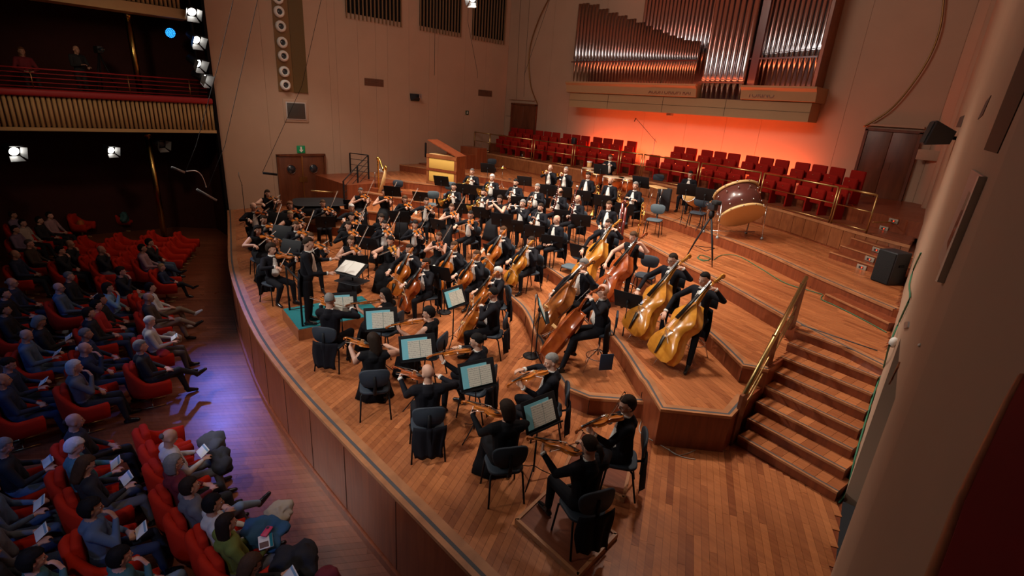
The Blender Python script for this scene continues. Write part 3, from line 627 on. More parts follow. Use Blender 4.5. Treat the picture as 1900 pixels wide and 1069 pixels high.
for (pa,pb,x_,lb) in (((232,15),(262,170),bx-.9,'gilded column standing on the left balcony'),((271,252),(300,390),bx-.9,'gilded column standing under the left balcony')):
    a=atX(*pa,x_);b=atX(*pb,x_); y=(a.y+b.y)/2; z1,z2=(zt-.1,zu) if pa[1]<100 else (ZA+.1,zb)
    r=root('column',TM((x_,y,0)),lb,'column'); obj('shaft',MB().tube([(0,0,z1),(0,0,z2)],.10,16).mesh('shaft',[M['pillar']]),r); obj('collar',MB().tube([(0,0,z2-.25),(0,0,z2-.12)],.135,16).mesh('collar',[M['pillar']]),r); obj('base_ring',MB().tube([(0,0,z1),(0,0,z1+.12)],.13,16).mesh('base_ring',[M['pillar']]),r)
# stage lamps
def lamp(px,py,X,d,label,s=1.,glow='lampw',parent_y=None):
    p=atX(px,py,X); r=root('stage_lamp',frame(p,V(d),(0,0,1))@Matrix.Diagonal((s,s,s,1)),label,'lamp','theatre lamps beside the stage')
    obj('housing',MB().tube([(0,-.42,0),(0,-.38,0),(0,-.1,0),(0,0,0)],[.07,.12,.14,.15],14).mesh('housing',[M['black']]),r); obj('lens',MB().lathe([(.001,0),(.13,0),(.12,.012),(.001,.02)],16,rot=Matrix.Rotation(R_(-90),3,'X'),off=(0,.0,0)).mesh('lens',[M[glow]]),r)
    for a in range(4):
        q=Matrix.Rotation(R_(90*a),3,'Y'); m=MB(); m.add([q@V(v) for v in ((-.13,.01,.15),(.13,.01,.15),(.19,.20,.24),(-.19,.20,.24),(-.13,.0,.155),(.13,.0,.155),(.19,.20,.245),(-.19,.20,.245))],[(0,1,2,3),(4,7,6,5)],0,False); obj('barn_door',m.mesh('barn_door',[M['metalgrey']]),r)
    obj('yoke',MB().torus((0,-.2,0),.18,.012,16,6,arc=180).mesh('yoke',[M['black']]),r)
D=V((.75,.35,-.5))
for i,(px,py) in enumerate(((356,22),(364,74),(367,118),(378,146))): lamp(px,py,XL+.3,D+V((0,.25*i-.3,0)),'lit theatre lamp with barn doors, %s from the top beside the stage wall'%('first second third fourth'.split()[i]),1.0)
lamp(26,281,XL-.2,(.9,.4,-.3),'lit theatre lamp under the balcony, at the far left edge'); lamp(206,279,XL-.2,(.9,.4,-.3),'lit theatre lamp under the balcony, left of the column',.8); lamp(300,268,XL-.3,(.9,.4,-.3),'unlit dark theatre lamp under the balcony by the column',.9,'black2')
lamp(876,-2,-15,(.3,-.5,-.5),'lit theatre lamp hanging at the top edge between the slat grilles',.8)
p=atX(316,61,XL-.3); r=root('led_spotlight',frame(p,V((1,.1,-.2)),(0,0,1)),'round blue LED spotlight hanging above the left balcony','lamp'); obj('housing',MB().tube([(0,-.25,0),(0,-.2,0),(0,0,0)],[.1,.17,.19],18).mesh('housing',[M['black']]),r)
m=MB()
for rr,n in ((0,1),(.045,6),(.09,12),(.135,18)):
    for k in range(n): m.ell((rr*math.cos(2*math.pi*k/n),.01,rr*math.sin(2*math.pi*k/n)),(.019,.01,.019),8,5)
obj('led_lenses',m.mesh('led_lenses',[M['lampb']]),r)
st('trim_3',MB().tube([(XL+.15,5.3,5.0),(XL+.15,5.3,ZC)],.04,8),M['black'])
# ---- choir rail (brass)
RL=[at(*p,2.17) for p in ((883,272),(907,277),(984,292),(1058,303),(1142,318),(1184,329))]
def onEP(px):
    # point of rail on the choir edge whose projection has given px
    P=[V((*p,2.17)) for p in smooth(EP,6)]; best=min(P,key=lambda q:abs(projx(q.x,q.y+.05,2.17)-px)); return V((best.x,best.y+.06,2.17))
posts=[[878,906],[907,984],[988,1058],[1062,1142],[1146,1184],[1188,1287],[1292,1399],[1405,1536],[1541,1606]]
names='ninth eighth seventh sixth fifth fourth third second first'.split()
PF=[V((*p,2.17)) for p in dens(smooth(EP,6),.02)]
def pt(px): q=min(PF,key=lambda q:abs(projx(q.x,q.y,2.17)-px)); return V((q.x,q.y+.05,2.17))
for i,(a,b) in enumerate(posts):
    A=pt(a);B=pt(b); r=root('brass_railing',TM((0,0,0)),'brass railing bay before the red choir seats, %s from the right'%names[i],'railing','brass railing bays along the choir')
    for P in (A,B): obj('post',MB().tube([P,P+V((0,0,.95))],.022,8).mesh('post',[M['brass']]),r)
    for z,rr in ((.95,.026),(.52,.015),(.06,.015)): obj('rail_bar',MB().tube([A+V((0,0,z)),B+V((0,0,z))],rr,8).mesh('rail_bar',[M['brass']]),r)
a=pt(1612); b=at(1710,413,2.3); tag(obj('kick_rail',MB().tube([a+V((0,0,.3)),b],.016,8).mesh('kick_rail',[M['brass']])),'low brass rail running to the right wall past the choir steps','rail')
# stair handrail
r=root('handrail',TM((0,0,0)),'thick polished brass handrail on dark posts beside the stage stairs','railing')
a=at(1409,770,.62)
A=SL0+V((-.06,0,.0)); B=SLT+V((-.06,0,0)); up=V((0,0,.86))
A0=V((A.x,A.y,0)); B0=V((B.x,B.y,1.24)); e=(B0-A0)
obj('rail_bar',MB().tube([A0+up+V((0,0,-.02)),B0+up+e*.05],.035,12).mesh('rail_bar',[M['brass']]),r)
for k in (.55,.35): obj('rail_bar',MB().tube([A0+up*k+V((0,0,.1)),B0+up*k+V((0,0,.0))],.012,8).mesh('rail_bar',[M['brass']]),r)
for f in (0,.5,1.0):
    P=A0+e*f; obj('post',MB().box(P+V((0,0,.42)),(.05,.20,.86)).mesh('post',[M['doorwood']]),r)
# black stair rail at left
r=root('stair_railing',TM((0,0,0)),'black steel stair railing at the left wall by the harp','railing')
Q=lambda px,py,z:at(px,py,z)
pa=[(637,395,0),(664,372,.45),(684,340,1.05)]
Pb=[V((-19.3,8.9,0)),V((-19.9,10.3,.6)),V((-20.4,11.6,1.24))]
Pb=[atX(637,336,-18.9),atX(663,308,-19.4),atX(683,288,-20.0),atX(649,284,-21.6)]
Pt=[V(p) for p in Pb]; bz=[0.0,.5,1.24,1.24]
for P,z in zip(Pt,bz): obj('post',MB().box((P.x,P.y,(P.z+z)/2),(.05,.05,P.z-z)).mesh('post',[M['black']]),r)
for k in range(4):
    d=V((0,0,-.24*k))
    for i in range(3): obj('rail_bar',MB().tube([Pt[i]+d,Pt[i+1]+d],.02 if k==0 else .012,6).mesh('rail_bar',[M['black']]),r)
for k in range(5):
    st('stage_step',MB().box((-20.6,9.2+.42*k,(k+1)*.125),(1.9,.42,(k+1)*.25)),M['riser'])
# steps at back left
for k in range(4): st('stage_step',MB().box((-20.9+.25*k,14.9+.55*k,T[4]+.2+.155*k),(2.2-.3*k,.6,.155*2+.31*k)),M['riser'])
# choir seats
def seatmesh():
    t=[]; m=MB().bev((0,-.02,.70),(.50,.09,.50),.03,rot=None); 
    bk=MB().bev((0,-.20,.66),(.50,.09,.52),.035).mesh('backrest',[M['redseat2']])
    sq=MB().bev((0,-.02,.50),(.47,.11,.42),.04).mesh('seat',[M['redseat2']])
    ft=MB().box((-.24,-.06,.20),(.05,.30,.40)).mesh('side_support',[M['redseat2']])
    bt=MB().ell((0,.05,.62),(.02,.012,.012),8,5).mesh('seat_button',[M['brass']])
    return [('backrest',bk,None),('seat',sq,None),('side_support',ft,None),('seat_button',bt,1)]
CS=seatmesh()
ORD='first second third fourth fifth sixth seventh eighth ninth tenth eleventh twelfth thirteenth fourteenth fifteenth sixteenth seventeenth eighteenth nineteenth twentieth 21st 22nd 23rd 24th 25th 26th 27th 28th 29th 30th 31st 32nd 33rd 34th 35th 36th 37th 38th 39th 40th'.split()
edge=dens([V((*p,0)) for p in smooth(EP,6)],.01)
def curve(off,z):
    P=[V(p) for p in edge]; o=[]
    for i in range(0,len(P),3):
        t=(P[min(i+6,len(P)-1)]-P[max(i-6,0)]).normalized(); n=V((-t.y,t.x,0)); o.append((P[i]+n*off,math.atan2(-n.x,n.y)))
    return o
for row,(off,z,gaps) in enumerate(((.62,2.175,((1186,1208),(0,912),(1585,1999))),(1.45,2.55,((1186,1236),(0,936),(1596,1999))))):
    c=curve(off,z); acc=0; last=None; L=[]; k3=0
    for p,a in c:
        if last is None or (p-last).length>=(.56 if k3%3 else .70):
            px=projx(p.x,p.y,z+.8)
            if not any(g0<px<g1 for g0,g1 in gaps): L.append((p,a)); k3+=1
            last=p
    for i,(p,a) in enumerate(L):
        spawn(CS,'choir_seat',TM((p.x,p.y,z),a+math.pi),'red tip-up choir seat, %s from the left in the %s row'%(ORD[i] if i<len(ORD) else str(i+1)+'th',('front','back')[row]),'seat','red choir seats in the %s row'%('front','back')[row])

p=atY(1243,212,YB-.5); spawn([('housing',MB().bev((0,0,0),(.22,.2,.12),.02).mesh('housing',[M['metalgrey']]),None),('bracket',MB().tube([(0,0,0),(0,.2,.14)],.02,6).mesh('bracket',[M['metalgrey']]),None)],'small_projector',TM(p),'small grey projector under the middle of the organ shelf','projector')
# ============================================================ PEOPLE
SK=[mat('skin_light',(.62,.35,.25),.55,noise_s=14,noise_a=.06),mat('skin_tan',(.50,.26,.17),.55),mat('skin_pink',(.66,.36,.28),.55)]
for s_ in SK: s_.node_tree.nodes['Principled BSDF'].inputs['Subsurface Weight'].default_value=.0
SKN=SK[0]
suit=mat('suit_black',(.009,.009,.013),.85,noise_s=5,bump=.25,spec=.15); trou=mat('trousers_black',(.008,.008,.011),.85,spec=.15); shoe=mat('shoe_black',(.008,.008,.009),.18); dressm=mat('dress_black',(.007,.007,.009),.8,noise_s=6,bump=.3,spec=.15)
SHIRT=mat('shirt_white',(.74,.71,.66),.75); 
HAIR={k:mat('hair_'+k,c,.7,noise_s=30,noise_a=.35,bump=.5,spec=.12) for k,c in dict(black=(.012,.010,.010),dark=(.028,.017,.012),brown=(.075,.038,.020),auburn=(.15,.06,.03),grey=(.22,.21,.20),white=(.62,.60,.57),blond=(.38,.24,.12),salt=(.10,.09,.085)).items()}
EYE=mat('eye_white',(.7,.66,.62),.3); IRIS=mat('eye_dark',(.02,.012,.01),.2); LIP=mat('lip',(.36,.11,.09),.5)
def body(name,J,head_rot=(0,0,0),voxel=.0105,fem=False,stand=False,hand=None):
    """J: joints. one watertight surface from limb volumes, merged and smoothed."""
    m=MB(); seg=[]   # seg: (a,b,ra,rb,matindex)
    def C(a,b,ra,rb,mi,el=1.,ref=None): 
        m.cap(a,b,ra,rb,12,0,el,ref); seg.append((V(a),V(b),ra,rb,mi))
    def E(c,r,mi,rot=None): 
        m.ell(c,r,16,12,0,rot); seg.append((V(c),V(c),sum(r)/3*.98,sum(r)/3*.98,mi))
    P=J['pelvis'];Ch=J['chest'];N=J['neck'];Hd=V(J['head'])
    P,Ch,N=V(P),V(Ch),V(N)
    yax=V((0,1,0)); fx=.9 if fem else 1.
    E(P+V((0,0,.02)),(.175,.135,.13),3); C(P,P.lerp(Ch,.55),.130,.118*fx,2,1.25 if False else 1.,yax)
    for s in(-1,1): C(P.lerp(Ch,.35)+V((s*.05,0,0)),Ch+V((s*.065,0,.02)),.105*fx,.118*fx,2); C(Ch+V((s*.03,.01,.06)),V(J['sh'][0 if s<0 else 1])+V((-s*.015,0,-.01)),.105,.080,2)
    C(Ch+V((0,.045,-.03)),P.lerp(Ch,.35)+V((0,.05,0)),.095,.10,2)
    # shirt front wedge
    C(N+V((0,.078,-.10)),P.lerp(Ch,.42)+V((0,.112,0)),.046,.078,5)
    C(N+V((0,0,-.06)),Hd+V((0,-.02,-.05)),.058,.054,0)
    C(N+V((0,-.02,-.06)),N+V((0,-.03,-.10)),.085,.10,2)
    for i,s in enumerate((-1,1)):
        S=V(J['sh'][i]);El=V(J['el'][i]);W=V(J['wr'][i]);Hn=V(J['hand'][i])
        C(S,El,.066*fx,.050*fx,1); C(El,El.lerp(W,.93),.047*fx,.033,1); C(El.lerp(W,.90),W,.029,.027,0)
        # hand: palm + five fingers + thumb direction
        d=(Hn-W).normalized(); fl=V(J.get('curl',[(0,0,-1),(0,0,-1)])[i]).normalized(); fl=(fl-d*fl.dot(d)).normalized(); sd=d.cross(fl)*( 1 if i==0 else -1)
        pc=W+d*.055; 
        for k in(-1,0,1): C(W+d*.012+sd*(.016*k),W+d*.085+sd*(.022*k),.016,.015,0)
        for k,(o,l) in enumerate(((.031,.070),(.011,.080),(-.010,.074),(-.030,.058))):
            b0=W+d*.090+sd*o; k1=b0+d*(l*.55)+fl*(l*.25); k2=k1+d*(l*.10)+fl*(l*.50)
            C(b0,k1,.0105,.0098,0); C(k1,k2,.0098,.0088,0)
        t0=W+d*.035+sd*.030; t1=t0+d*.030+sd*.030+fl*.012; t2=t1+d*.028+fl*.018+sd*.004
        C(t0,t1,.014,.012,0); C(t1,t2,.012,.010,0)
        Hp=V(J['hip'][i]);K=V(J['kn'][i]);A=V(J['an'][i]);T_=V(J['toe'][i])
        C(Hp,K,.092,.066,3); C(K,A+(K-A).normalized()*.04,.064,.045,3); 
        C(A,A+(T_-A)*.12+V((0,0,-.01)),.042,.040,4); C(A+V((0,0,-.035)),T_,.040,.032,4); 
        hl=A-(T_-A).normalized()*.035; C(V((hl.x,hl.y,T_.z)) if not J.get('tiltfoot') else hl,T_,.034,.030,4)
    HR=(Matrix.Rotation(R_(head_rot[2]),3,'Z')@Matrix.Rotation(R_(head_rot[0]),3,'X')@Matrix.Rotation(R_(head_rot[1]),3,'Y'))
    def hp(x,y,z): return Hd+HR@V((x,y,z))
    E(hp(0,-.008,.025),(.077,.098,.098),0,HR); E(hp(0,.030,-.035),(.060,.068,.082),0,HR); E(hp(0,.062,-.088),(.028,.024,.024),0,HR)
    E(hp(0,.082,.018),(.05,.018,.014),0,HR); C(hp(0,.094,.012),hp(0,.112,-.026),.009,.0145,0); E(hp(0,.088,-.058),(.026,.014,.011),0,HR)
    for s in(-1,1): E(hp(s*.080,-.008,-.012),(.012,.024,.034),0,HR); E(hp(s*.040,.060,-.025),(.022,.022,.024),0,HR)
    o=obj('tmp',m.mesh('tmp',[SKN])); md=o.modifiers.new('r','REMESH'); md.mode='VOXEL'; md.voxel_size=voxel
    md=o.modifiers.new('s','SMOOTH'); md.factor=.5; md.iterations=2
    dg=bpy.context.evaluated_depsgraph_get(); me=bpy.data.meshes.new_from_object(o.evaluated_get(dg)); bpy.data.objects.remove(o)
    n=len(me.polygons); ctr=np.empty(n*3); me.polygons.foreach_get('center',ctr); ctr=ctr.reshape(-1,3)
    best=np.full(n,1e9); mi=np.zeros(n,int)
    for a,b,ra,rb,k in seg:
        a_=np.array(a);d=np.array(b)-a_;L=d.dot(d); t=np.clip(((ctr-a_)@d)/L,0,1) if L>1e-9 else np.zeros(n)
        D=np.linalg.norm(ctr-(a_+t[:,None]*d),axis=1)-(ra+(rb-ra)*t)
        if k==5: D=D-.016
        u=D<best; best[u]=D[u]; mi[u]=k
    hd=np.linalg.norm(ctr-np.array(Hd),axis=1)<.125; mi[hd]=np.where(mi[hd]==5,0,mi[hd]); nk=(np.linalg.norm(ctr-np.array(Hd),axis=1)<.118); mi[nk]=0
    me.materials.clear()
    for mm_ in (SKN,suit,suit,trou,shoe,SHIRT): me.materials.append(mm_)
    # slots: 0 skin 1 sleeve 2 torso 3 legs 4 shoes 5 shirt  -> separate names for override
    me.polygons.foreach_set('material_index',mi); me.polygons.foreach_set('use_smooth',np.ones(n,bool)); me.name=name
    return dict(me=me,head=Matrix.Translation(Hd)@HR.to_4x4(),J=J)
SHy=.0
def seat(wr,el,hand=None,curl=None,kn=((-.15,.46,.50),(.15,.46,.50)),an=((-.15,.44,.10),(.15,.44,.10)),toe=((-.17,.60,.035),(.17,.60,.035)),lean=0,head=(0,.035,1.245),dz=0,**k):
    f=lambda L,z=0:[(a,b,c+z) for a,b,c in L]
    wr=f(wr,dz); el=f(el,dz); 
    if hand is None: hand=[tuple(V(w)+(V(w)-V(e)).normalized()*.08) for w,e in zip(wr,el)]
    else: hand=f(hand,dz)
    return dict(pelvis=(0,0,.545+dz),chest=(0,.01+lean*.6,.93+dz),neck=(0,lean,1.10+dz),head=(head[0],head[1]+lean,head[2]+dz),sh=f([(-.185,lean,1.02),(.185,lean,1.02)],dz),el=el,wr=wr,hand=hand,curl=curl or [(0,0,-1),(0,0,-1)],
      hip=[(-.09,.02,.52+dz),(.09,.02,.52+dz)],kn=kn,an=an,toe=toe,**k)
VI0=V((-.06,.10,1.115)); VID=V((-.60,.79,-.10)).normalized(); VIN=V((.30,.25,.92)); VC=VI0+VID*.215
POSE={}
def P(name,J,hr=(0,0,0),**k): POSE[name]=body('body',J,hr,**k)
lh=VI0+VID*.46+V((.01,0,-.035)); lw=lh+V((-.03,-.06,-.05))
def vio(bd,rh,rel,nm,hr):
    rh=V(rh); P(nm,seat(wr=(tuple(lw),tuple(rh-V((-.02,.07,-.02)))),el=((-.27,.20,.82),rel),hand=(tuple(lh+V((.02,.03,.05))),tuple(rh+V((0,.03,0)))),curl=((.6,.1,.3),(0,.2,-1)),an=((-.17,.46,.10),(.16,.30,.10)),toe=((-.20,.62,.035),(.18,.46,.035))),hr,voxel=.0098)
    POSE[nm]['bow']=(rh,V(bd).normalized())
BA=V((-.42,-.22,.88)).normalized(); BB=V((-.80,-.48,.38)).normalized()
vio(BA,VC+V((0,0,.02))-BA*.10,(.36,.16,.80),'violin_up',(-12,-6,22))
vio(BB,VC+V((0,0,.02))-BB*.46,(.40,.22,.92),'violin_out',(-12,-6,22))
ce_end=V((.04,.72,.0)); ce_top=V((-.13,.10,1.30)); 
P('cello',seat(wr=((-.20,.20,1.07),(.30,.42,.72)),el=((-.42,.16,.90),(.40,.18,.80)),hand=((-.13,.24,1.06),(.27,.50,.70)),curl=((.6,.2,-.4),(0,.2,-1)),kn=((-.27,.44,.50),(.27,.44,.50)),an=((-.27,.42,.10),(.27,.36,.10)),toe=((-.32,.57,.035),(.34,.50,.035))),(-14,0,-8))
P('bass',seat(wr=((-.33,.20,1.20),(.38,.42,.58)),el=((-.44,.06,1.00),(.42,.16,.80)),hand=((-.27,.24,1.23),(.34,.49,.53)),curl=((.6,.1,-.5),(0,.2,-1)),dz=.22,kn=((-.28,.40,.66),(.20,.40,.62)),an=((-.34,.55,.10),(.24,.42,.16)),toe=((-.40,.70,.035),(.27,.57,.10))),(-12,0,-4))
P('flute',seat(wr=((.08,.25,1.12),(.34,.24,1.09)),el=((-.24,.24,.90),(.42,.06,.90)),hand=((.14,.22,1.16),(.36,.20,1.16)),curl=((0,-.4,.6),(0,-.6,.4))),(-6,0,-6))
P('clarinet',seat(wr=((-.07,.28,.93),(.08,.34,.80)),el=((-.28,.10,.84),(.28,.12,.80)),hand=((.0,.30,.97),(.0,.40,.84)),curl=((.5,.5,0),(-.5,.5,0))),(-10,0,0))
P('bassoon',seat(wr=((-.05,.24,.96),(.16,.16,.72)),el=((-.28,.10,.82),(.30,-.02,.76)),hand=((-.0,.26,1.02),(.16,.25,.74)),curl=((.5,.4,0),(-.5,.3,0))),(-4,0,8))
P('horn',seat(wr=((-.14,.28,.94),(.24,.16,.78)),el=((-.28,.12,.80),(.32,-.02,.84)),hand=((-.06,.32,.98),(.22,.24,.76)),curl=((.4,.4,0),(-.4,.2,0))),(-6,0,0))
P('trumpet',seat(wr=((-.06,.28,1.10),(.05,.30,1.08)),el=((-.27,.16,.92),(.27,.16,.92)),hand=((-.01,.36,1.13),(.02,.38,1.13)),curl=((.5,.2,.3),(-.5,.2,.3))),(0,0,0))
P('rest',seat(wr=((-.12,.26,.64),(.12,.26,.64)),el=((-.27,.04,.74),(.27,.04,.74)),hand=((-.04,.34,.62),(.05,.34,.62))),(-16,0,0))
P('crossed',seat(wr=((.06,.20,.86),(-.08,.20,.83)),el=((-.27,.10,.80),(.27,.10,.80)),hand=((.15,.18,.88),(-.16,.17,.84))),(-4,0,16))
P('timpani',seat(wr=((-.14,.40,.98),(.14,.40,.98)),el=((-.28,.16,.88),(.28,.16,.88)),dz=.12,kn=((-.15,.42,.62),(.15,.42,.62)),an=((-.15,.44,.2),(.15,.44,.2)),toe=((-.17,.58,.14),(.17,.58,.14))),(-24,0,0))
# conductor, standing
P('conductor',dict(pelvis=(0,0,.96),chest=(0,.03,1.32),neck=(0,.04,1.49),head=(0,.075,1.635),sh=[(-.195,.03,1.42),(.195,.03,1.42)],el=[(-.30,.20,1.22),(.30,.12,1.12)],wr=[(-.26,.46,1.24),(.20,.42,1.10)],hand=[(-.25,.55,1.27),(.18,.50,1.11)],curl=[(.1,.2,-1),(-.3,.1,-1)],hip=[(-.09,0,.90),(.09,0,.90)],kn=[(-.10,.03,.50),(.10,.0,.50)],an=[(-.11,0,.10),(.11,-.03,.10)],toe=[(-.13,.17,.035),(.13,.13,.035)]),(-12,0,-8))
P('stand_operator',dict(pelvis=(0,0,.96),chest=(0,0,1.32),neck=(0,0,1.48),head=(0,.03,1.62),sh=[(-.195,0,1.41),(.195,0,1.41)],el=[(-.27,.06,1.13),(.27,.10,1.13)],wr=[(-.14,.30,1.10),(.14,.34,1.16)],hand=[(-.06,.36,1.10),(.08,.42,1.18)],hip=[(-.09,0,.90),(.09,0,.90)],kn=[(-.10,.02,.50),(.10,0,.50)],an=[(-.11,0,.10),(.11,0,.10)],toe=[(-.13,.17,.035),(.13,.17,.035)]))
# audience poses (armchair, leaning back)
ak=dict(kn=((-.13,.50,.49),(.14,.50,.49)),an=((-.14,.60,.10),(.15,.55,.10)),toe=((-.16,.76,.035),(.17,.71,.035)))
P('listen',seat(wr=((-.10,.30,.66),(.10,.32,.66)),el=((-.28,.06,.74),(.28,.06,.74)),hand=((-.02,.36,.65),(.02,.38,.66)),lean=-.05,**ak),(-2,0,0),voxel=.013)
P('chin',seat(wr=((-.10,.26,.68),(.08,.20,1.06)),el=((-.27,.06,.76),(.24,.16,.82)),hand=((0,.30,.67),(.04,.16,1.14)),curl=((0,0,-1),(-.3,-.8,0)),lean=-.03,**ak),(-6,6,0),voxel=.013)
P('crossleg',seat(wr=((-.10,.30,.68),(.12,.30,.70)),el=((-.28,.06,.76),(.28,.06,.76)),hand=((-.02,.34,.68),(.05,.37,.70)),lean=-.05,kn=((-.10,.50,.50),(.02,.50,.63)),an=((-.12,.60,.10),(-.16,.80,.38)),toe=((-.14,.76,.035),(-.20,.96,.42)),tiltfoot=1),(0,0,0),voxel=.013)
P('reading',seat(wr=((-.14,.34,.76),(.14,.34,.76)),el=((-.28,.10,.76),(.28,.10,.76)),hand=((-.10,.42,.78),(.10,.42,.78)),lean=-.01,**ak),(-26,0,0),voxel=.013)
# ---- head attachments (head-local frame)
def hair(style):
    m=MB(); nu,nv=28,18; rs=[]; vs=[]; rnd=random.Random(len(style)*7)
    if style=='fringe':   # balding: band round sides and back
        for s in range(1):
            m.tube([V((.081*math.cos(a),-.012+.098*math.sin(a),.01+.012*math.sin(3*a))) for a in [R_(200+340/24*i-20-90+ -0) for i in range(0,16)]],[.006]+[.022]*14+[.006],8,el=1.6)
        return m.mesh('hair',[HAIR['dark']])
    long_={'long':.26,'bob':.12,'ponytail':.0,'bun':.0,'curly':.02,'short':0,'full':.03}[style]
    th={'short':.007,'full':.016,'curly':.024,'long':.015,'bob':.018,'ponytail':.008,'bun':.008}[style]
    for j in range(0,nv+1):
        a=math.pi*j/nv; r=[]
        for k in range(nu):
            b=2*math.pi*k/nu; x=math.sin(a)*math.cos(b); y=math.sin(a)*math.sin(b); z=math.cos(a)
            front=y>.35 and z<.42 or (y>.05 and z<.1); low=z<-.42-(.25 if long_ else 0)
            low2=z<-.35
            R0=V((.077,.098,.098)); 
            n=noise.noise(V((x*7,y*7,z*4+len(style))))*(.5 if style=='curly' else .25)
            s=1.0
            if front or (low if long_ else low2): s=.80; tt=0
            else: tt=th*(1+n)
            p=V((x*(R0.x*s+tt),-.008+y*(R0.y*s+tt),.028+z*(R0.z*s+tt)))
            if long_ and not front and y<.15 and z<.15: p.z-=long_*min(1,(.15-z))*(.9 if abs(x)>.25 or y<0 else .3)
            r.append(p)
        rs.append(r)
    m.rings(rs)
    if style=='ponytail': m.tube([(0,-.09,.04),(0,-.135,.03),(0,-.15,-.05),(0,-.13,-.16)],[.022,.03,.032,.010],10)
    if style=='bun': m.ell((0,-.125,.04),(.045,.035,.045),14,10)
    return m.mesh('hair',[HAIR['dark']])
HM={s:hair(s) for s in ('short','full','curly','long','bob','ponytail','bun','fringe')}
m=MB()
for s in(-1,1): m.ell((s*.031,.083,.004),(.0135,.0105,.008),10,8,0); m.ell((s*.031,.091,.004),(.006,.004,.006),8,6,1); m.cap((s*.018,.096,.022),(s*.046,.086,.021),.004,.003,6,1)
EYES=m.mesh('eyes',[EYE,IRIS])
MOUTH=MB().ell((0,.0985,-.058),(.021,.006,.0065),12,8).mesh('mouth',[LIP])
m=MB(); rt=Matrix.Rotation(R_(90),3,'X')
for s in(-1,1): m.torus((s*.033,.103,.0),.023,.0024,14,5,rot=rt); m.tube([(s*.056,.10,.004),(s*.083,.04,.006),(s*.086,-.01,0)],.0022,5)
m.tube([(-.01,.106,.004),(.01,.106,.004)],.0022,5); GLASSES=m.mesh('glasses',[M['black']])
m=MB()
for j in range(7):
    pass
m.ell((0,.045,-.080),(.052,.055,.048),16,10); m.ell((0,.098,-.045),(.026,.010,.006),10,6); BEARD=m.mesh('beard',[HAIR['dark']])
COLLAR=MB().rings([[V((.060*math.cos(a)*s,.062*math.sin(a)*s,z)) for a in [2*math.pi*k/18 for k in range(18)]] for z,s in ((-.02,1.12),(.018,1.04),(.02,.96),(-.02,1.02))],0,False).mesh('collar',[SHIRT])
BOWTIE=MB().ell((-.026,0,0),(.026,.010,.015),8,6).ell((.026,0,0),(.026,.010,.015),8,6).ell((0,.004,0),(.009,.010,.010),8,6).mesh('bow_tie',[SHIRT])
def tails(z0,z1,y,dz,w0=.22,w1=.20):
    m=MB(); nr=9
    for s in(-1,1):
        rs=[]
        for k in range(nr):
            f=k/(nr-1); z=z0+(z1-z0)*f; x0=-.035+.03*f*f; x1=w0+(w1-w0)*f+.02*math.sin(f*5+s); r=[]; n=7
            for side in (0,1):
                for j in range(n):
                    u=j/(n-1) if side==0 else 1-j/(n-1); x=s*(x0+(x1-x0)*u); yy=y-.02*f+.022*math.sin(u*9+s*1.3+f*1.5)*min(1,f*2.5)-.10*(u**2)*(-.6) - (.0 if side==0 else .010)
                    r.append(V((x,yy,z-.03*u*f)))
            rs.append(r)
        m.rings(rs)
    return m.mesh('coat_tails',[suit])
TAILS=tails(.60,.15,-.30,0); TAILB=tails(.94,.36,-.15,0); TAILC=tails(1.1,.52,-.135,0)
def skirt(kn=.46):
    m=MB(); rs=[]
    for k,(y,z,rx,ry,rz) in enumerate(((-.10,.60,.19,.02,.10),(.0,.60,.20,.0,.12),(.15,.56,.21,.0,.11),(.32,.54,.21,.0,.11),(.48,.50,.21,.02,.10),(.56,.36,.22,.02,.04),(.58,.18,.25,.02,.03),(.60,.02,.30,.02,.03))):
        pass
    # cross sections going along the lap then down to the hem
    pr=[((0,-.14,.62),(0,1,0),.17,.10),((0,.05,.60),(0,1,0),.20,.125),((0,.30,.57),(0,1,.0),.20,.11),((0,.47,.50),(0,.8,-.6),.21,.115),((0,.50,.34),(0,.1,-1),.23,.12),((0,.50,.18),(0,0,-1),.26,.16),((0,.48,.025),(0,0,-1),.31,.22)]
    for c,t,rx,rz in pr:
        t=V(t).normalized(); u=V((1,0,0)); v=t.cross(u); r=[]
        for k in range(28):
            a=2*math.pi*k/28; w_=1+.06*math.sin(a*7)*(1 if c[2]<.45 else .3); r.append(V(c)+u*(rx*w_*math.cos(a))+v*(rz*w_*math.sin(a)))
        rs.append(r)
    return m.rings(rs).mesh('skirt',[dressm])
SKIRT=skirt()
def cuff(W,E_):
    W,E_=V(W),V(E_); d=(W-E_).normalized(); return MB().tube([W-d*.035,W-d*.002],[.0385,.0375],12).mesh('cuff',[SHIRT])
CUFF={k:[cuff(p['J']['wr'][i],p['J']['el'][i]) for i in(0,1)] for k,p in POSE.items()}
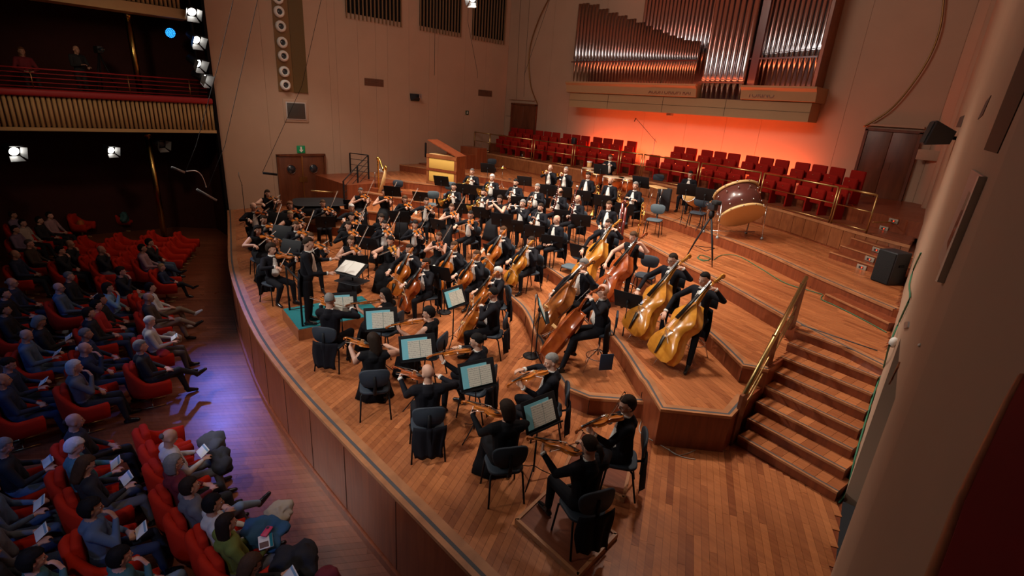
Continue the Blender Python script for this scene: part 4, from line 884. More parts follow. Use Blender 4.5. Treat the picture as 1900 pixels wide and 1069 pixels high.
def person(mw,pose,label,hs='short',hc='dark',glasses=0,beard=0,fem=0,formal=1,skin=0,cols=None,group=None,tail=1,sleeves=0):
    p=POSE[pose]; r=root('person',mw,label,'person',group)
    b=obj('body',p['me'],r); sk=SK[skin]
    if cols: tor,leg,sh,shi=cols
    elif fem: tor,leg,sh,shi=dressm,dressm,shoe,dressm
    else: tor,leg,sh,shi=suit,trou,shoe,SHIRT
    slv=tor
    if fem and not cols and not sleeves: slv=sk; 
    for i,mm_ in enumerate((sk,slv,tor,leg,sh,shi)):
        s_=b.material_slots[i]
        if p['me'].materials[i]!=mm_: s_.link='OBJECT'; s_.material=mm_
    hm=p['head']
    if hs!='bald':
        o=obj('hair',HM[hs],r,hm); 
        if hc!='dark': o.material_slots[0].link='OBJECT'; o.material_slots[0].material=HAIR[hc]
    obj('eyes',EYES,r,hm); obj('mouth',MOUTH,r,hm)
    if glasses: obj('glasses',GLASSES,r,hm)
    if beard: o=obj('beard',BEARD,r,hm); o.material_slots[0].link='OBJECT'; o.material_slots[0].material=HAIR[hc]
    if formal and not fem and not cols:
        nk=V(p['J']['neck']); obj('collar',COLLAR,r,Matrix.Translation(nk+V((0,.012,-.005)))); obj('bow_tie',BOWTIE,r,Matrix.Translation(nk+V((0,.082,-.012))))
        for c in CUFF[pose]: obj('cuff',c,r)
        if tail: obj('coat_tails',TAILC if pose=='conductor' else TAILB if pose=='bass' else TAILS,r)
    if fem and not cols and pose not in('bass',): obj('skirt',SKIRT,r)
    return r
# ============================================================ FURNITURE
def chair_tpl():
    t=[]; m=MB(); 
    t.append(('seat',MB().bev((0,.02,.455),(.44,.43,.045),.12,n=5).mesh('seat',[M['navy']]),None))
    # curved rounded backrest
    m=MB(); n=14; rs=[]
    for y,s in ((-.0,.94),(.012,1),(.026,1),(.036,.94)):
        r=[]
        for k in range(28):
            a=2*math.pi*k/28; c,s_=math.cos(a),math.sin(a); x=(abs(c)**.6)*(1 if c>0 else -1)*.215*s; z=(abs(s_)**.7)*(1 if s_>0 else -1)*.145*s
            x*=(1-.10*(-z/.15)) ; r.append(V((x,-.235-y+.35*x*x*2,.74+z)))
        rs.append(r)
    t.append(('backrest',m.rings(rs).mesh('backrest',[M['navy']]),None))
    t.append(('back_post',MB().tube([(0,-.16,.44),(0,-.26,.47),(0,-.275,.62),(0,-.268,.78)],[.022,.024,.024,.02],8,el=.5,ref=(0,1,0)).mesh('back_post',[M['black']]),None))
    t.append(('crossbar',MB().tube([(-.18,-.12,.425),(.18,-.12,.425)],.013,6).tube([(-.18,.16,.425),(.18,.16,.425)],.013,6).tube([(0,-.16,.425),(0,.16,.425)],.013,6).mesh('crossbar',[M['black']]),None))
    for sx in(-1,1):
        for sy in(-1,1): t.append(('leg',MB().tube([(sx*.17,sy*.12+.02,.43),(sx*.20,sy*.16+.02,.40),(sx*.225,sy*.225+.0,.0)],[.012,.013,.0125],8).mesh('leg',[M['black']]),None))
    return t
CHAIR=chair_tpl()
def stool_tpl():
    t=[('seat',MB().lathe([(.001,.70),(.16,.70),(.175,.72),(.175,.745),(.15,.765),(.001,.765)],20).mesh('seat',[M['navy']]),None),('back_bracket',MB().tube([(0,-.14,.70),(0,-.22,.72),(0,-.23,.95)],.012,6).mesh('back_bracket',[M['black']]),None),('backrest',MB().bev((0,-.235,1.02),(.34,.04,.2),.05,n=4).mesh('backrest',[M['navy']]),None),('column',MB().tube([(0,0,.70),(0,0,.30)],.02,10).mesh('column',[M['steel']]),None),('foot_ring',MB().torus((0,0,.28),.20,.010,24,6).mesh('foot_ring',[M['steel']]),None)]
    for a in (45,135,225,315): c,s=math.cos(R_(a)),math.sin(R_(a)); t.append(('leg',MB().tube([(0,0,.42),(c*.20,s*.20,.28),(c*.30,s*.30,0)],.011,6).mesh('leg',[M['steel']]),None))
    return t
STOOL=stool_tpl()
def stand_tpl(zc=1.02):
    t=[]; rt=Matrix.Rotation(R_(-24),3,'X')
    # desk faces -Y (towards player standing at -Y), tilted back
    t.append(('desk',MB().bev((0,.0,0),(.56,.008,.40),.02,rot=rt).mesh('desk',[M['black']]),None,Matrix.Translation((0,.02,zc))))
    t.append(('ledge',MB().box(rt@V((0,-.035,-.20)),(.54,.07,.006),0,rt).box(rt@V((0,-.07,-.19)),(.54,.005,.025),0,rt).mesh('ledge',[M['black']]),None,Matrix.Translation((0,.02,zc))))
    t.append(('clamp',MB().ell((0,.045,zc-.03),(.03,.03,.05),10,8).mesh('clamp',[M['black']]),None))
    t.append(('pole',MB().tube([(0,.045,.10),(0,.045,.55)],.013,8).tube([(0,.045,.5),(0,.045,zc)],.009,8).mesh('pole',[M['black']]),None))
    for a in (90,210,330): c,s=math.cos(R_(a)),math.sin(R_(a)); t.append(('leg',MB().tube([(c*.01,.045+s*.01,.19),(c*.10,.045+s*.10,.12),(c*.30,.045+s*.30,.005)],[.010,.010,.008],6,el=.6).mesh('leg',[M['black']]),None))
    return t
STAND=stand_tpl()
def page_mat():
    m=bpy.data.materials.new('music_page'); m.use_nodes=True; nt=m.node_tree;N=nt.nodes.new;L=nt.links.new;b=nt.nodes['Principled BSDF']; b.inputs['Roughness'].default_value=.8
    tc=N('ShaderNodeTexCoord'); s=N('ShaderNodeSeparateXYZ'); L(tc.outputs['Object'],s.inputs[0])
    def math_(op,a,b_=None):
        n=N('ShaderNodeMath'); n.operation=op
        for i,v in enumerate((a,b_)):
            if v is None: continue
            if isinstance(v,(int,float)): n.inputs[i].default_value=v
            else: L(v,n.inputs[i])
        return n.outputs[0]
    z=math_('MULTIPLY',s.outputs['Z'],1/.026); fz=math_('FRACT',z); st_=math_('MULTIPLY',math_('GREATER_THAN',fz,.25),math_('LESS_THAN',fz,.80))
    l=math_('FRACT',math_('MULTIPLY',fz,8)); ln=math_('MULTIPLY',math_('LESS_THAN',l,.28),st_)
    no=N('ShaderNodeTexNoise'); no.inputs['Scale'].default_value=120; L(tc.outputs['Object'],no.inputs['Vector']); nt_=math_('MULTIPLY',math_('GREATER_THAN',no.outputs['Fac'],.58),st_)
    tot=math_('MINIMUM',math_('ADD',math_('MULTIPLY',ln,.45),math_('MULTIPLY',nt_,.75)),.8)
    mx=N('ShaderNodeMixRGB'); mx.inputs[1].default_value=(.74,.73,.63,1); mx.inputs[2].default_value=(.05,.05,.05,1); L(tot,mx.inputs[0]); L(mx.outputs[0],b.inputs['Base Color']); return m
M['page']=page_mat()
def sheet_tpl(zc=1.02,folder=True):
    rt=Matrix.Rotation(R_(-24),3,'X'); T0=Matrix.Translation((0,.02,zc)); t=[]
    if folder: t.append(('cyan_folder',MB().box(rt@V((-.045,-.010,-.005)),(.40,.004,.31),0,rt).mesh('cyan_folder',[M['cyan']]),None,T0,'cyan paper folder behind the pages'))
    for s in(-1,1): t.append(('page',MB().box(rt@V((.03+s*.092,-.016,-.02)),(.178,.004,.265),0,rt@Matrix.Rotation(R_(s*2),3,'Z')).mesh('page',[M['page']]),None,T0))
    return t
SHEET=sheet_tpl(); SHEETP=sheet_tpl(folder=False)
# ============================================================ INSTRUMENTS (origin at tail, +Y to scroll, +Z top face)
def fiddle(L,bw,depth,neck,kind,endpin=0,slope=False):
    """L body length, bw lower bout width"""
    h=bw/2
    if slope: pr=[(0,0),(.0,.55),(.04,.88),(.14,1),(.26,.95),(.38,.70),(.47,.60),(.56,.62),(.66,.80),(.74,.82),(.82,.66),(.90,.42),(.96,.22),(1,.12)]
    else: pr=[(0,0),(.0,.40),(.03,.76),(.11,.97),(.20,1),(.30,.88),(.38,.64),(.48,.53),(.58,.56),(.64,.70),(.74,.82),(.84,.80),(.93,.62),(.98,.34),(1,.14)]
    half=[(x*h,y*L) for y,x in pr]; out=half+[(-x,y) for x,y in reversed(half[1:])] ; out=out[::-1] if False else out
    t=[]; m=MB(); ctr=V((0,L*.45,0))
    def ring(sc,z): return [V((x*sc,L*.48+(y-L*.48)*sc,z)) for x,y in out[1:]] 
    rib=depth/2
    m.rings([ring(.55,-rib*1.55),ring(.85,-rib*1.25),ring(1.0,-rib),ring(1.015,-rib*.95),ring(.985,-rib*.85),ring(.985,rib*.85),ring(1.015,rib*.95),ring(1.0,rib),ring(.85,rib*1.3),ring(.55,rib*1.6)])
    t.append(('body',m.mesh('body',[VARN[0]]),None))
    w_=L*.062 if not slope else L*.036
    zt=rib*1.7
    t.append(('fingerboard',MB().rings([[V((-a,y,z)),V((-a*.6,y,z+a*.35)),V((a*.6,y,z+a*.35)),V((a,y,z))] for y,a,z in ((L*.66,w_*1.15,zt+L*.055),(L+neck*.98,w_*.72,rib+L*.012))]).mesh('fingerboard',[M['ebony']]),None))
    t.append(('neck',MB().tube([(0,L*.97,rib*.5),(0,L+neck*.5,rib*.75),(0,L+neck,rib*.6)],[w_*1.0,w_*.75,w_*.72],8,el=.8).mesh('neck',[VARN[0]]),None))
    # scroll: pegbox + spiral
    k=L*(.085 if not slope else .070); y0=L+neck; sp=[V((0,y0+k*.2,rib*.4)),V((0,y0+k*1.6,-k*.10))]
    for i in range(16):
        a=i/16*2*math.pi*1.6; r=k*.55*(1-i/19); sp.append(V((0,y0+k*2.1+r*math.sin(a)*.9,-k*.15-k*.35+r*math.cos(a))))
    t.append(('scroll',MB().tube(sp,[w_*.75,w_*.70]+[k*.24*(1-i/26) for i in range(16)],8,ref=(1,0,0)).mesh('scroll',[VARN[0]]),None))
    t.append(('pegs',MB().tube([(-k*.75,y0+k*.5,0),(k*.45,y0+k*.5,0)],k*.09,6).tube([(-k*.45,y0+k*.9,0),(k*.75,y0+k*.9,0)],k*.09,6).tube([(-k*.75,y0+k*1.3,-k*.05),(k*.45,y0+k*1.3,-k*.05)],k*.09,6).tube([(-k*.45,y0+k*1.7,-k*.1),(k*.75,y0+k*1.7,-k*.1)],k*.09,6).mesh('pegs',[M['ebony']]),3))
    t.append(('bridge',MB().box((0,L*.46,rib*1.5+L*.045),(w_*2.3,L*.012,L*.10)).mesh('bridge',[M['maple']]),None))
    t.append(('tailpiece',MB().rings([[V((-a,y,z)),V((-a*.5,y,z+a*.3)),V((a*.5,y,z+a*.3)),V((a,y,z))] for y,a,z in ((L*.03,w_*.45,rib*1.4),(L*.33,w_*1.1,rib*1.6+L*.04))]).mesh('tailpiece',[M['ebony']]),None))
    m=MB()
    for i in range(4):
        x=(i-1.5)*w_*.42; m.tube([(x*.7,L*.33,rib*1.6+L*.05),(x,L*.46,rib*1.5+L*.098),(x*.6,y0,rib+L*.025)],L*.0035 if not slope else L*.0024,4)
    t.append(('strings',m.mesh('strings',[M['silver']]),None))
    m=MB()
    for s in(-1,1): m.tube([V((s*(h*.36+h*.06*math.sin(a)),L*.46+L*.10*(a/3-1) ,rib*1.42)) for a in (0,1,2,3,4,5,6)],L*.008,5)
    t.append(('sound_holes',m.mesh('sound_holes',[M['ebony']]),None))
    if endpin: t.append(('endpin',MB().tube([(0,0,0),(0,-endpin,0)],.005 if not slope else .006,6).mesh('endpin',[M['steel']]),None))
    else: t.append(('chin_rest',MB().ell((-.045,.035,.032),(.038,.03,.010),12,8).mesh('chin_rest',[M['ebony']]),None))
    return t
VIOLIN=fiddle(.356,.208,.036,.13,'violin'); VIOLA=fiddle(.415,.245,.042,.15,'viola'); CELLO=fiddle(.755,.44,.13,.28,'cello',.27); BASS=fiddle(1.10,.66,.20,.44,'bass',.18,True)
def bow_tpl(L,th):
    return [('stick',MB().tube([(0,0,0),(0,L*.5,-.006),(0,L,.004)],[th,th*.9,th*.65],6).mesh('stick',[mat('bow_stick',(.30,.12,.05),.3)]),None),('hair_ribbon',MB().box((0,L*.5+.02,-.022),(.010,L*.93,.0015)).mesh('hair_ribbon',[M['white']]),None),('frog',MB().box((0,.05,-.014),(.012,.05,.02)).mesh('frog',[M['ebony']]),None),('tip',MB().rings([[V((-.004,L-.02,-.004)),V((.004,L-.02,-.004)),V((.004,L,.004)),V((-.004,L,.004))],[V((-.003,L,-.024)),V((.003,L,-.024)),V((.003,L+.006,-.022)),V((-.003,L+.006,-.022))]]).mesh('tip',[M['ebony']]),None)]
BOWV=bow_tpl(.74,.0055); BOWC=bow_tpl(.71,.0065); BOWB=bow_tpl(.70,.0075)
def keywork(y0,y1,n,r): 
    m=MB()
    for k in range(n): m.ell((0,y0+(y1-y0)*k/(n-1),r*1.15),(r*.7,r*.7,r*.3),8,5)
    m.tube([(r*.8,y0,r*.9),(r*.8,y1,r*.9)],r*.16,5); return m
FLUTE=[('tube',MB().tube([(0,0,0),(0,.66,0)],.0095,10).mesh('tube',[M['silver']]),None),('keys',keywork(.2,.6,12,.0095).mesh('keys',[M['silver']]),None),('lip_plate',MB().ell((0,.06,.008),(.014,.022,.005),10,6).mesh('lip_plate',[M['silver']]),None)]
CLAR=[('tube',MB().tube([(0,.0,0),(0,.08,0),(0,.09,0),(0,.56,0)],[.006,.010,.013,.014],10).mesh('tube',[M['ebony']]),None),('bell',MB().lathe([(.014,.55),(.020,.60),(.034,.65),(.030,.652),(.012,.56)],14,rot=Matrix.Rotation(R_(-90),3,'X')).mesh('bell',[M['ebony']]),None),('keys',keywork(.14,.54,14,.013).mesh('keys',[M['silver']]),None)]
BSN=[('tube',MB().tube([(0,0,0),(0,1.30,0)],[.024,.017],10).tube([(.045,0,0),(.045,.72,0)],[.022,.016],10).mesh('tube',[M['reedred']]),None),('boot',MB().bev((.022,.10,0),(.10,.24,.06),.02).mesh('boot',[M['reedred']]),None),('bell_ring',MB().torus((0,1.31,0),.022,.010,16,6,rot=Matrix.Rotation(R_(90),3,'X')).mesh('bell_ring',[M['white']]),None),('keys',keywork(.2,1.1,14,.02).mesh('keys',[M['silver']]),None),('bocal',MB().tube([(.045,.70,0),(.045,.78,.0),(.02,.80,.10),(0,.74,.2)],.004,6).mesh('bocal',[M['silver']]),None)]
rx=Matrix.Rotation(R_(-90),3,'X')
def bell(L,r0,r1): return [(r0+(r1-r0)*(k/10)**4,L*k/10) for k in range(11)]+[(r1*.97,L*.995),(r0*.8,L*.5)]
TRP=[('bell',MB().lathe(bell(.26,.007,.060),18,rot=rx,off=(0,.26,0)).mesh('bell',[M['gold']]),None),('tubing',MB().tube([(0,0,0),(0,.28,0)],.006,8).tube([(0,.06,0),(0,.04,-.03),(0,.06,-.06),(0,.40,-.06),(0,.43,-.03),(0,.40,0)],.0065,8).mesh('tubing',[M['gold']]),None),('valves',MB().tube([(0,.20,-.09),(0,.20,.04)],.011,10).tube([(0,.225,-.09),(0,.225,.04)],.011,10).tube([(0,.25,-.09),(0,.25,.04)],.011,10).mesh('valves',[M['gold']]),None),('mouthpiece',MB().lathe([(.012,-.03),(.013,-.025),(.006,.0),(.006,.02)],12,rot=rx).mesh('mouthpiece',[M['silver']]),None)]
HORN=[('bell',MB().lathe(bell(.32,.018,.155),22,rot=Matrix.Rotation(R_(120),3,'Y'),off=(.02,.06,-.02)).mesh('bell',[M['gold']]),None),('coils',MB().torus((0,0,0),.125,.010,28,8,rot=Matrix.Rotation(R_(90),3,'Y')).torus((.02,.01,0),.105,.009,28,8,rot=Matrix.Rotation(R_(90),3,'Y')).torus((-.02,0,-.01),.085,.008,24,8,rot=Matrix.Rotation(R_(90),3,'Y')).tube([(0,-.10,.08),(0,-.12,.16),(0,-.16,.24)],.006,8).mesh('coils',[M['gold']]),None),('valves',MB().tube([(-.03,.0,-.03),(-.03,.0,.05)],.015,8).tube([(-.03,.04,-.03),(-.03,.04,.05)],.015,8).tube([(-.03,-.04,-.03),(-.03,-.04,.05)],.015,8).mesh('valves',[M['silver']]),1)]
TRB=[('slide',MB().tube([(-.045,0,.02),(-.045,0,.80)],.0075,8).tube([(.045,0,.02),(.045,0,.80)],.0075,8).tube([(-.045,0,.03),(-.03,0,.005),(.03,0,.005),(.045,0,.03)],.008,8).mesh('slide',[M['gold']]),None),('bell',MB().lathe(bell(.40,.009,.105),20,off=(0,.10,.02),rot=Matrix.Rotation(R_(180),3,'X')).mesh('bell',[M['gold']]),None,Matrix.Translation((0,.18,.42))),('tuning_bow',MB().tube([(-.045,0,.80),(-.045,.02,.98),(0,.05,1.06),(.04,.08,.98),(0,.08,.42)],.009,8).tube([(.045,0,.6),(.05,.0,.95),(.0,.03,1.0)],.008,8).torus((0,.04,.86),.05,.007,16,6,rot=rt).torus((0,.04,.74),.045,.007,16,6,rot=rt).mesh('tuning_bow',[M['gold']]),None),('stand_peg',MB().tube([(0,.08,.02),(0,.08,.30)],.012,6).mesh('stand_peg',[M['black']]),None)]+[('stand_leg',MB().tube([(0,.08,.06),(.16*math.cos(R_(a)),.08+.16*math.sin(R_(a)),.005)],.006,5).mesh('stand_leg',[M['black']]),None) for a in(90,210,330)]
# ============================================================ PLACE THE ORCHESTRA
CP=V((-9.3,3.9,0))
RNG=random.Random(5)
NUM={}
def place(px,py,tz,pose,who,hs='short',hc='dark',fem=0,glasses=0,beard=0,inst=None,tgt=None,yawd=0,skin=0,v=0,sc=None,seatk='chair',group='players of the orchestra',bow=True,tail=1,sleeves=0,hz=None,inst_word=None):
    J=POSE[pose]['J']; hd=V(J['head']); sc=sc or (.965 if fem else 1.0)*(1+RNG.uniform(-.015,.015))
    z=hz if hz else tz+hd.z*sc
    w=at(px,py,z); 
    if tgt is None: tg=CP
    else: tg=at(tgt[0],tgt[1],tz+1.05)
    yaw=yaw_to(w,tg)+R_(yawd)
    off=Matrix.Rotation(yaw,3,'Z')@V((hd.x*sc,hd.y*sc,0)); rt=V((w.x-off.x,w.y-off.y,tz))
    mw=TM(rt,yaw,sc)
    person(mw,pose,who,hs,hc,glasses,beard,fem,1,skin,None,group,tail,sleeves)
    kind,verb={'violin':('violin','played by'),'viola':('viola','played by'),'cello':('cello','held by'),'bass':('double bass','held by')}.get(inst,(inst_word or inst,'held by'))
    if inst in('violin','viola'):
        vz=VARN[[0,4,0,2,1,3][v%6]]; spawn(VIOLIN if inst=='violin' else VIOLA,inst,mw@frame(VI0,VID,VIN),'%s played by the %s'%(inst,who),inst,inst+'s being played',{'varnish_orange':vz})
        h,d=POSE[pose]['bow']; spawn(BOWV,'bow',mw@frame(h,d,-VID.cross(d)if False else (VI0+VID*.2-h).cross(V((0,0,1))).cross(d)+V((0,0,.01))),'thin bow of the %s'%who,'bow','bows of the string players')
    if inst=='cello':
        d=(ce_top-ce_end).normalized(); t=ce_end+d*.27; n=V((-.08,.9,.5)); vz=VARN[[0,2,1,0][v%4]]
        spawn(CELLO,'cello',mw@frame(t,d,n),'cello held by the %s'%who,'cello','cellos',{'varnish_orange':vz}); pc=t+d*.36+V((-.06,.13,.05)); h=V((.27,.49,.69)); 
        if bow: spawn(BOWC,'bow',mw@frame(h,pc-h,(0,.6,.8)),'cello bow of the %s'%who,'bow','bows of the string players')
    if inst=='bass':
        e=V((.10,.92,0)); d=(V((-.33,.05,1.68))-e).normalized(); t=e+d*.18; n=V((.22,.88,.42)); vz=VARN[[2,3,4,1,2][v%5]]
        spawn(BASS,'double_bass',mw@frame(t,d,n),'double bass held by the %s'%who,'double bass','double basses',{'varnish_orange':vz})
        h=V((.34,.50,.74)); pc=t+d*.42+V((.04,.17,.09)); 
        if bow: spawn(BOWB,'bow',mw@frame(h,pc-h,(0,.6,.8)),'bass bow of the %s'%who,'bow','bows of the string players')
    if inst=='flute': spawn(FLUTE,'flute',mw@frame((-.06,.158,1.20),(.97,.14,-.12),(0,0,1)),'silver flute played by the %s'%who,'flute')
    if inst in('clarinet','oboe'): spawn(CLAR,inst,mw@frame((0,.145,1.19),(0,.52,-.85),(0,.8,.5)),'black %s played by the %s'%(inst,who),inst)
    if inst=='bassoon': spawn(BSN,'bassoon',mw@frame((.20,.08,.42),(-.26,.17,.95),(0,1,0)),'dark red bassoon held by the %s'%who,'bassoon')
    if inst=='horn': spawn(HORN,'french_horn',mw@TM((.04,.31,.93)),'brass horn held by the %s'%who,'horn','brass horns')
    if inst=='trumpet': spawn(TRP,'trumpet',mw@frame((0,.165,1.18),(0,.99,-.10),(0,0,1)),'gold trumpet played by the %s'%who,'trumpet','trumpets')
    cw=TM(rt,yaw)
    if seatk=='chair': spawn(CHAIR,'orchestra_chair',cw@Matrix.Translation((0,-.0,0)),'chair under the %s'%who,'chair','black orchestra chairs',{'navy_seat':M['seatgrey']} if v==99 else None)
    if seatk=='stool': spawn(STOOL,'bass_stool',cw@Matrix.Translation((0,-.02,-.02)),'tall chrome-legged stool under the %s'%who,'stool','tall stools')
    return mw
L=[
# px,py,tier,pose,who,kw
(496,359,0,'violin_out','violinist with long dark hair by the porthole doors',dict(hs='long',hc='dark',fem=1,inst='violin',v=5)),
(470,384,0,'violin_out','violinist with glasses and thin grey hair at the far left',dict(hs='fringe',hc='grey',glasses=1,inst='violin',v=4)),
(489,408,0,'violin_up','dark-haired violinist at the left stage edge',dict(inst='violin',v=0)),
(478,427,0,'violin_out','violinist with long black hair and long dress at the left edge',dict(hs='long',hc='black',fem=1,inst='violin',v=0)),
(503,462,0,'violin_out','curly-haired concertmaster with white waistcoat left of the conductor',dict(hs='curly',hc='dark',inst='violin',v=0,yawd=14)),
(538,381,0,'violin_out','violinist with auburn bob before the piano',dict(hs='bob',hc='auburn',fem=1,inst='violin',v=4,sleeves=1)),
(539,399,0,'violin_out','blond violinist with tied hair raising her elbow',dict(hs='bun',hc='blond',fem=1,inst='violin',v=0)),
(549,419,0,'violin_up','violinist with glasses and upright bow behind the conductor',dict(glasses=1,inst='violin',v=0,hc='brown')),
(576,441,0,'violin_out','brown-haired violinist just behind the conductor',dict(hc='brown',inst='violin',v=0)),
(599,378,0,'violin_up','lone violinist behind the wide black stand',dict(hc='brown',inst='violin',v=2)),
(669,355,1,'violin_up','violinist with short grey hair beside the black stair rail',dict(hc='salt',fem=1,inst='violin',v=2,hs='short')),
(713,357,1,'violin_up','dark-haired violinist in long dress before the harp',dict(hs='bun',hc='dark',fem=1,inst='violin',v=2)),
(751,370,1,'violin_up','violinist with glasses and black sleeves right of the harp',dict(hs='bob',hc='brown',fem=1,glasses=1,inst='violin',v=0,sleeves=1)),
(791,374,1,'violin_out','dark-haired violinist in tailcoat near the horns',dict(inst='violin',v=5)),
(838,385,1,'violin_up','sleeveless violinist with brown hair facing the camera',dict(hs='bun',hc='brown',fem=1,inst='violin',v=0)),
(873,399,1,'violin_out','black-haired violinist with glasses and long tails',dict(hc='black',glasses=1,inst='violin',v=2,yawd=-6)),
(814,439,0,'violin_up','violinist with loose brown hair turned away left',dict(hs='long',hc='brown',fem=1,inst='violin',v=4)),
(770,417,0,'violin_up','violinist with bushy black hair and raised bow',dict(hs='full',hc='black',inst='violin',v=0)),
(652,386,0,'violin_out','white-haired violinist below the stair rail',dict(hc='white',inst='violin',v=2,hs='full')),
(652,402,0,'violin_up','violinist with black fringe behind the back stand',dict(hs='bob',hc='black',fem=1,inst='violin',v=0,sleeves=1)),
(646,419,0,'violin_up','violinist with long dark hair and parted fringe',dict(hs='long',hc='dark',fem=1,inst='violin',v=0,sleeves=1)),
(651,447,0,'violin_up','violinist with glasses and long brown hair, bare arms',dict(hs='long',hc='brown',fem=1,glasses=1,inst='violin',v=0)),
(707,405,0,'violin_up','curly dark-haired violinist in the middle of the seconds',dict(hs='curly',hc='dark',fem=1,inst='violin',v=0,sleeves=1)),
(713,417,0,'violin_up','dark-bearded violinist with open white waistcoat',dict(hc='black',beard=1,inst='violin',v=0)),
(724,447,0,'violin_out','short dark-haired player in a wide black dress with amber violin',dict(hs='full',hc='black',fem=1,inst='violin',v=3)),
(760,462,0,'cello','bearded cellist with dark hair nearest the conductor',dict(beard=1,inst='cello',v=0)),
(791,489,0,'cello','cellist with glasses and red-brown cello in front row',dict(glasses=1,hc='dark',inst='cello',v=2)),
(843,457,0,'cello','cellist with white bow tie and sandy hair',dict(hc='brown',inst='cello',v=0)),
(885,474,0,'cello','young brown-haired cellist looking left',dict(hc='brown',inst='cello',v=0)),
(924,505,0,'cello','white-haired cellist with glasses',dict(hc='white',glasses=1,inst='cello',v=0)),
(915,545,0,'cello','black-haired cellist bent low, nearest the violas',dict(hc='black',inst='cello',v=0)),
(934,429,1,'cello','cellist with glasses and cropped hair before the flutes',dict(hc='brown',glasses=1,inst='cello',v=0)),
(986,448,1,'cello','dark-haired cellist on the first riser with amber cello',dict(inst='cello',v=1)),
(842,347,2,'horn','horn player with glasses at the left of the horns',dict(hc='black',glasses=1,inst='horn')),
(897,357,2,'horn','bearded black-haired horn player',dict(hc='black',beard=1,inst='horn')),
(876,319,3,'horn','grey-haired brass player on the upper riser',dict(hc='salt',inst='horn')),
(913,330,3,'horn','white-haired brass player leaning forward',dict(hs='full',hc='white',inst='horn')),
(957,339,3,'clarinet','dark-bearded oboist on the risers',dict(hc='black',beard=1,inst='oboe')),
(997,348,3,'clarinet','grey-haired oboist on the risers',dict(hc='grey',inst='oboe')),
(927,370,2,'flute','flautist with brown hair and bare arms',dict(hs='bob',hc='dark',fem=1,glasses=1,inst='flute')),
(970,378,2,'flute','grey-haired flautist in tailcoat',dict(hc='grey',inst='flute')),
(1003,385,2,'clarinet','bearded clarinettist with dark hair',dict(beard=1,inst='clarinet')),
(1033,408,2,'rest','bald player resting with clarinet put down, beside the cellos',dict(hs='bald')),
(1039,356,3,'bassoon','balding bassoonist with long bassoon',dict(hs='fringe',hc='dark',inst='bassoon')),
(1072,370,3,'bassoon','bald bassoonist with glasses',dict(hs='bald',glasses=1,inst='bassoon')),
(1130,381,3,'rest','brown-haired man resting beside the contrabassoon',dict(hc='brown',tgt=(1045,430))),
(1021,312,4,'trumpet','bald trumpeter with glasses',dict(hs='bald',glasses=1,inst='trumpet')),
(1050,316,4,'trumpet','grey-haired trumpeter with glasses',dict(hc='grey',glasses=1,inst='trumpet')),
(1091,326,4,'rest','young dark-haired trombonist resting',dict(hs='full',hc='dark')),
(1133,336,4,'rest','bald bearded trombonist resting',dict(hs='bald',hc='dark',beard=1)),
(1179,345,4,'crossed','grey-haired trombonist with crossed arms',dict(hs='full',hc='grey')),
(1281,324,5,'rest','percussionist with glasses sitting before the choir rail',dict(hc='black',glasses=1,seatk='chair',tgt=(1140,380))),
(1083,491,1,'bass','grey-haired bassist with glasses',dict(hc='grey',glasses=1,inst='bass',v=1,seatk='stool',tgt=(970,540))),
(1119,540,1,'bass','bald bassist with glasses at the front of the basses',dict(hs='bald',glasses=1,inst='bass',v=3,seatk='stool',tgt=(960,560))),
(1129,416,2,'bass','dark-haired bassist with glasses and pale amber bass',dict(hc='dark',glasses=1,inst='bass',v=0,seatk='stool',tgt=(1010,470))),
(1175,440,2,'bass','bassist with brown hair bowed over a red bass',dict(hs='long',hc='brown',fem=1,inst='bass',v=3,seatk='stool',tgt=(1040,500))),
(1248,482,2,'bass','dark-haired bassist with glasses before the tripod',dict(hc='dark',glasses=1,inst='bass',v=0,seatk='stool',tgt=(1100,560))),
(1307,518,2,'bass','black-haired bassist nearest the stairs',dict(hc='black',inst='bass',v=2,seatk='stool',tgt=(1110,610))),
(612,557,0,'violin_out','grey-haired violist seen from behind below the podium',dict(hc='grey',inst='viola',v=2,tgt=(655,545))),
(715,546,0,'violin_out','black-haired violist with one bare arm raised',dict(hs='long',hc='black',fem=1,inst='viola',v=5,tgt=(633,540))),
(796,581,0,'violin_out','violist with short black hair and sleeveless top',dict(hs='full',hc='black',fem=1,inst='viola',v=0,tgt=(707,580))),
(693,632,0,'violin_out','violist with long brown ponytail and bare shoulders',dict(hs='long',hc='dark',fem=1,inst='viola',v=2,tgt=(690,560))),
(794,692,0,'violin_out','bald violist seen from behind at the stage edge',dict(hs='bald',inst='viola',v=4,tgt=(780,620))),
(885,633,0,'violin_out','violist with glasses and tied-back black hair',dict(hs='bun',hc='black',glasses=1,inst='viola',v=0,tgt=(775,630))),
(1023,670,0,'violin_out','grey-haired violist beside the first riser',dict(hc='grey',inst='viola',v=0,tgt=(896,680))),
(941,760,0,'violin_out','violist with short brown bob seen from behind',dict(hs='bob',hc='dark',fem=1,sleeves=1,inst='viola',v=2,tgt=(900,690))),
(1164,751,0,'violin_up','violist with glasses and raised elbow by the wooden block',dict(hs='full',hc='dark',glasses=1,inst='viola',v=2,tgt=(1015,750),hz=1.30)),
(1094,828,0,'violin_out','violist with dark ponytail sitting on the low front board',dict(hs='ponytail',hc='dark',inst='viola',v=2,tgt=(1010,755),hz=1.30)),
]
for e in L:
    tz=T[e[2]]
    k=dict(e[5]); 
    if 'hz' in k: tz=.06
    place(e[0],e[1],tz,e[3],e[4],**{q:w_ for q,w_ in k.items() if q!='hz'})
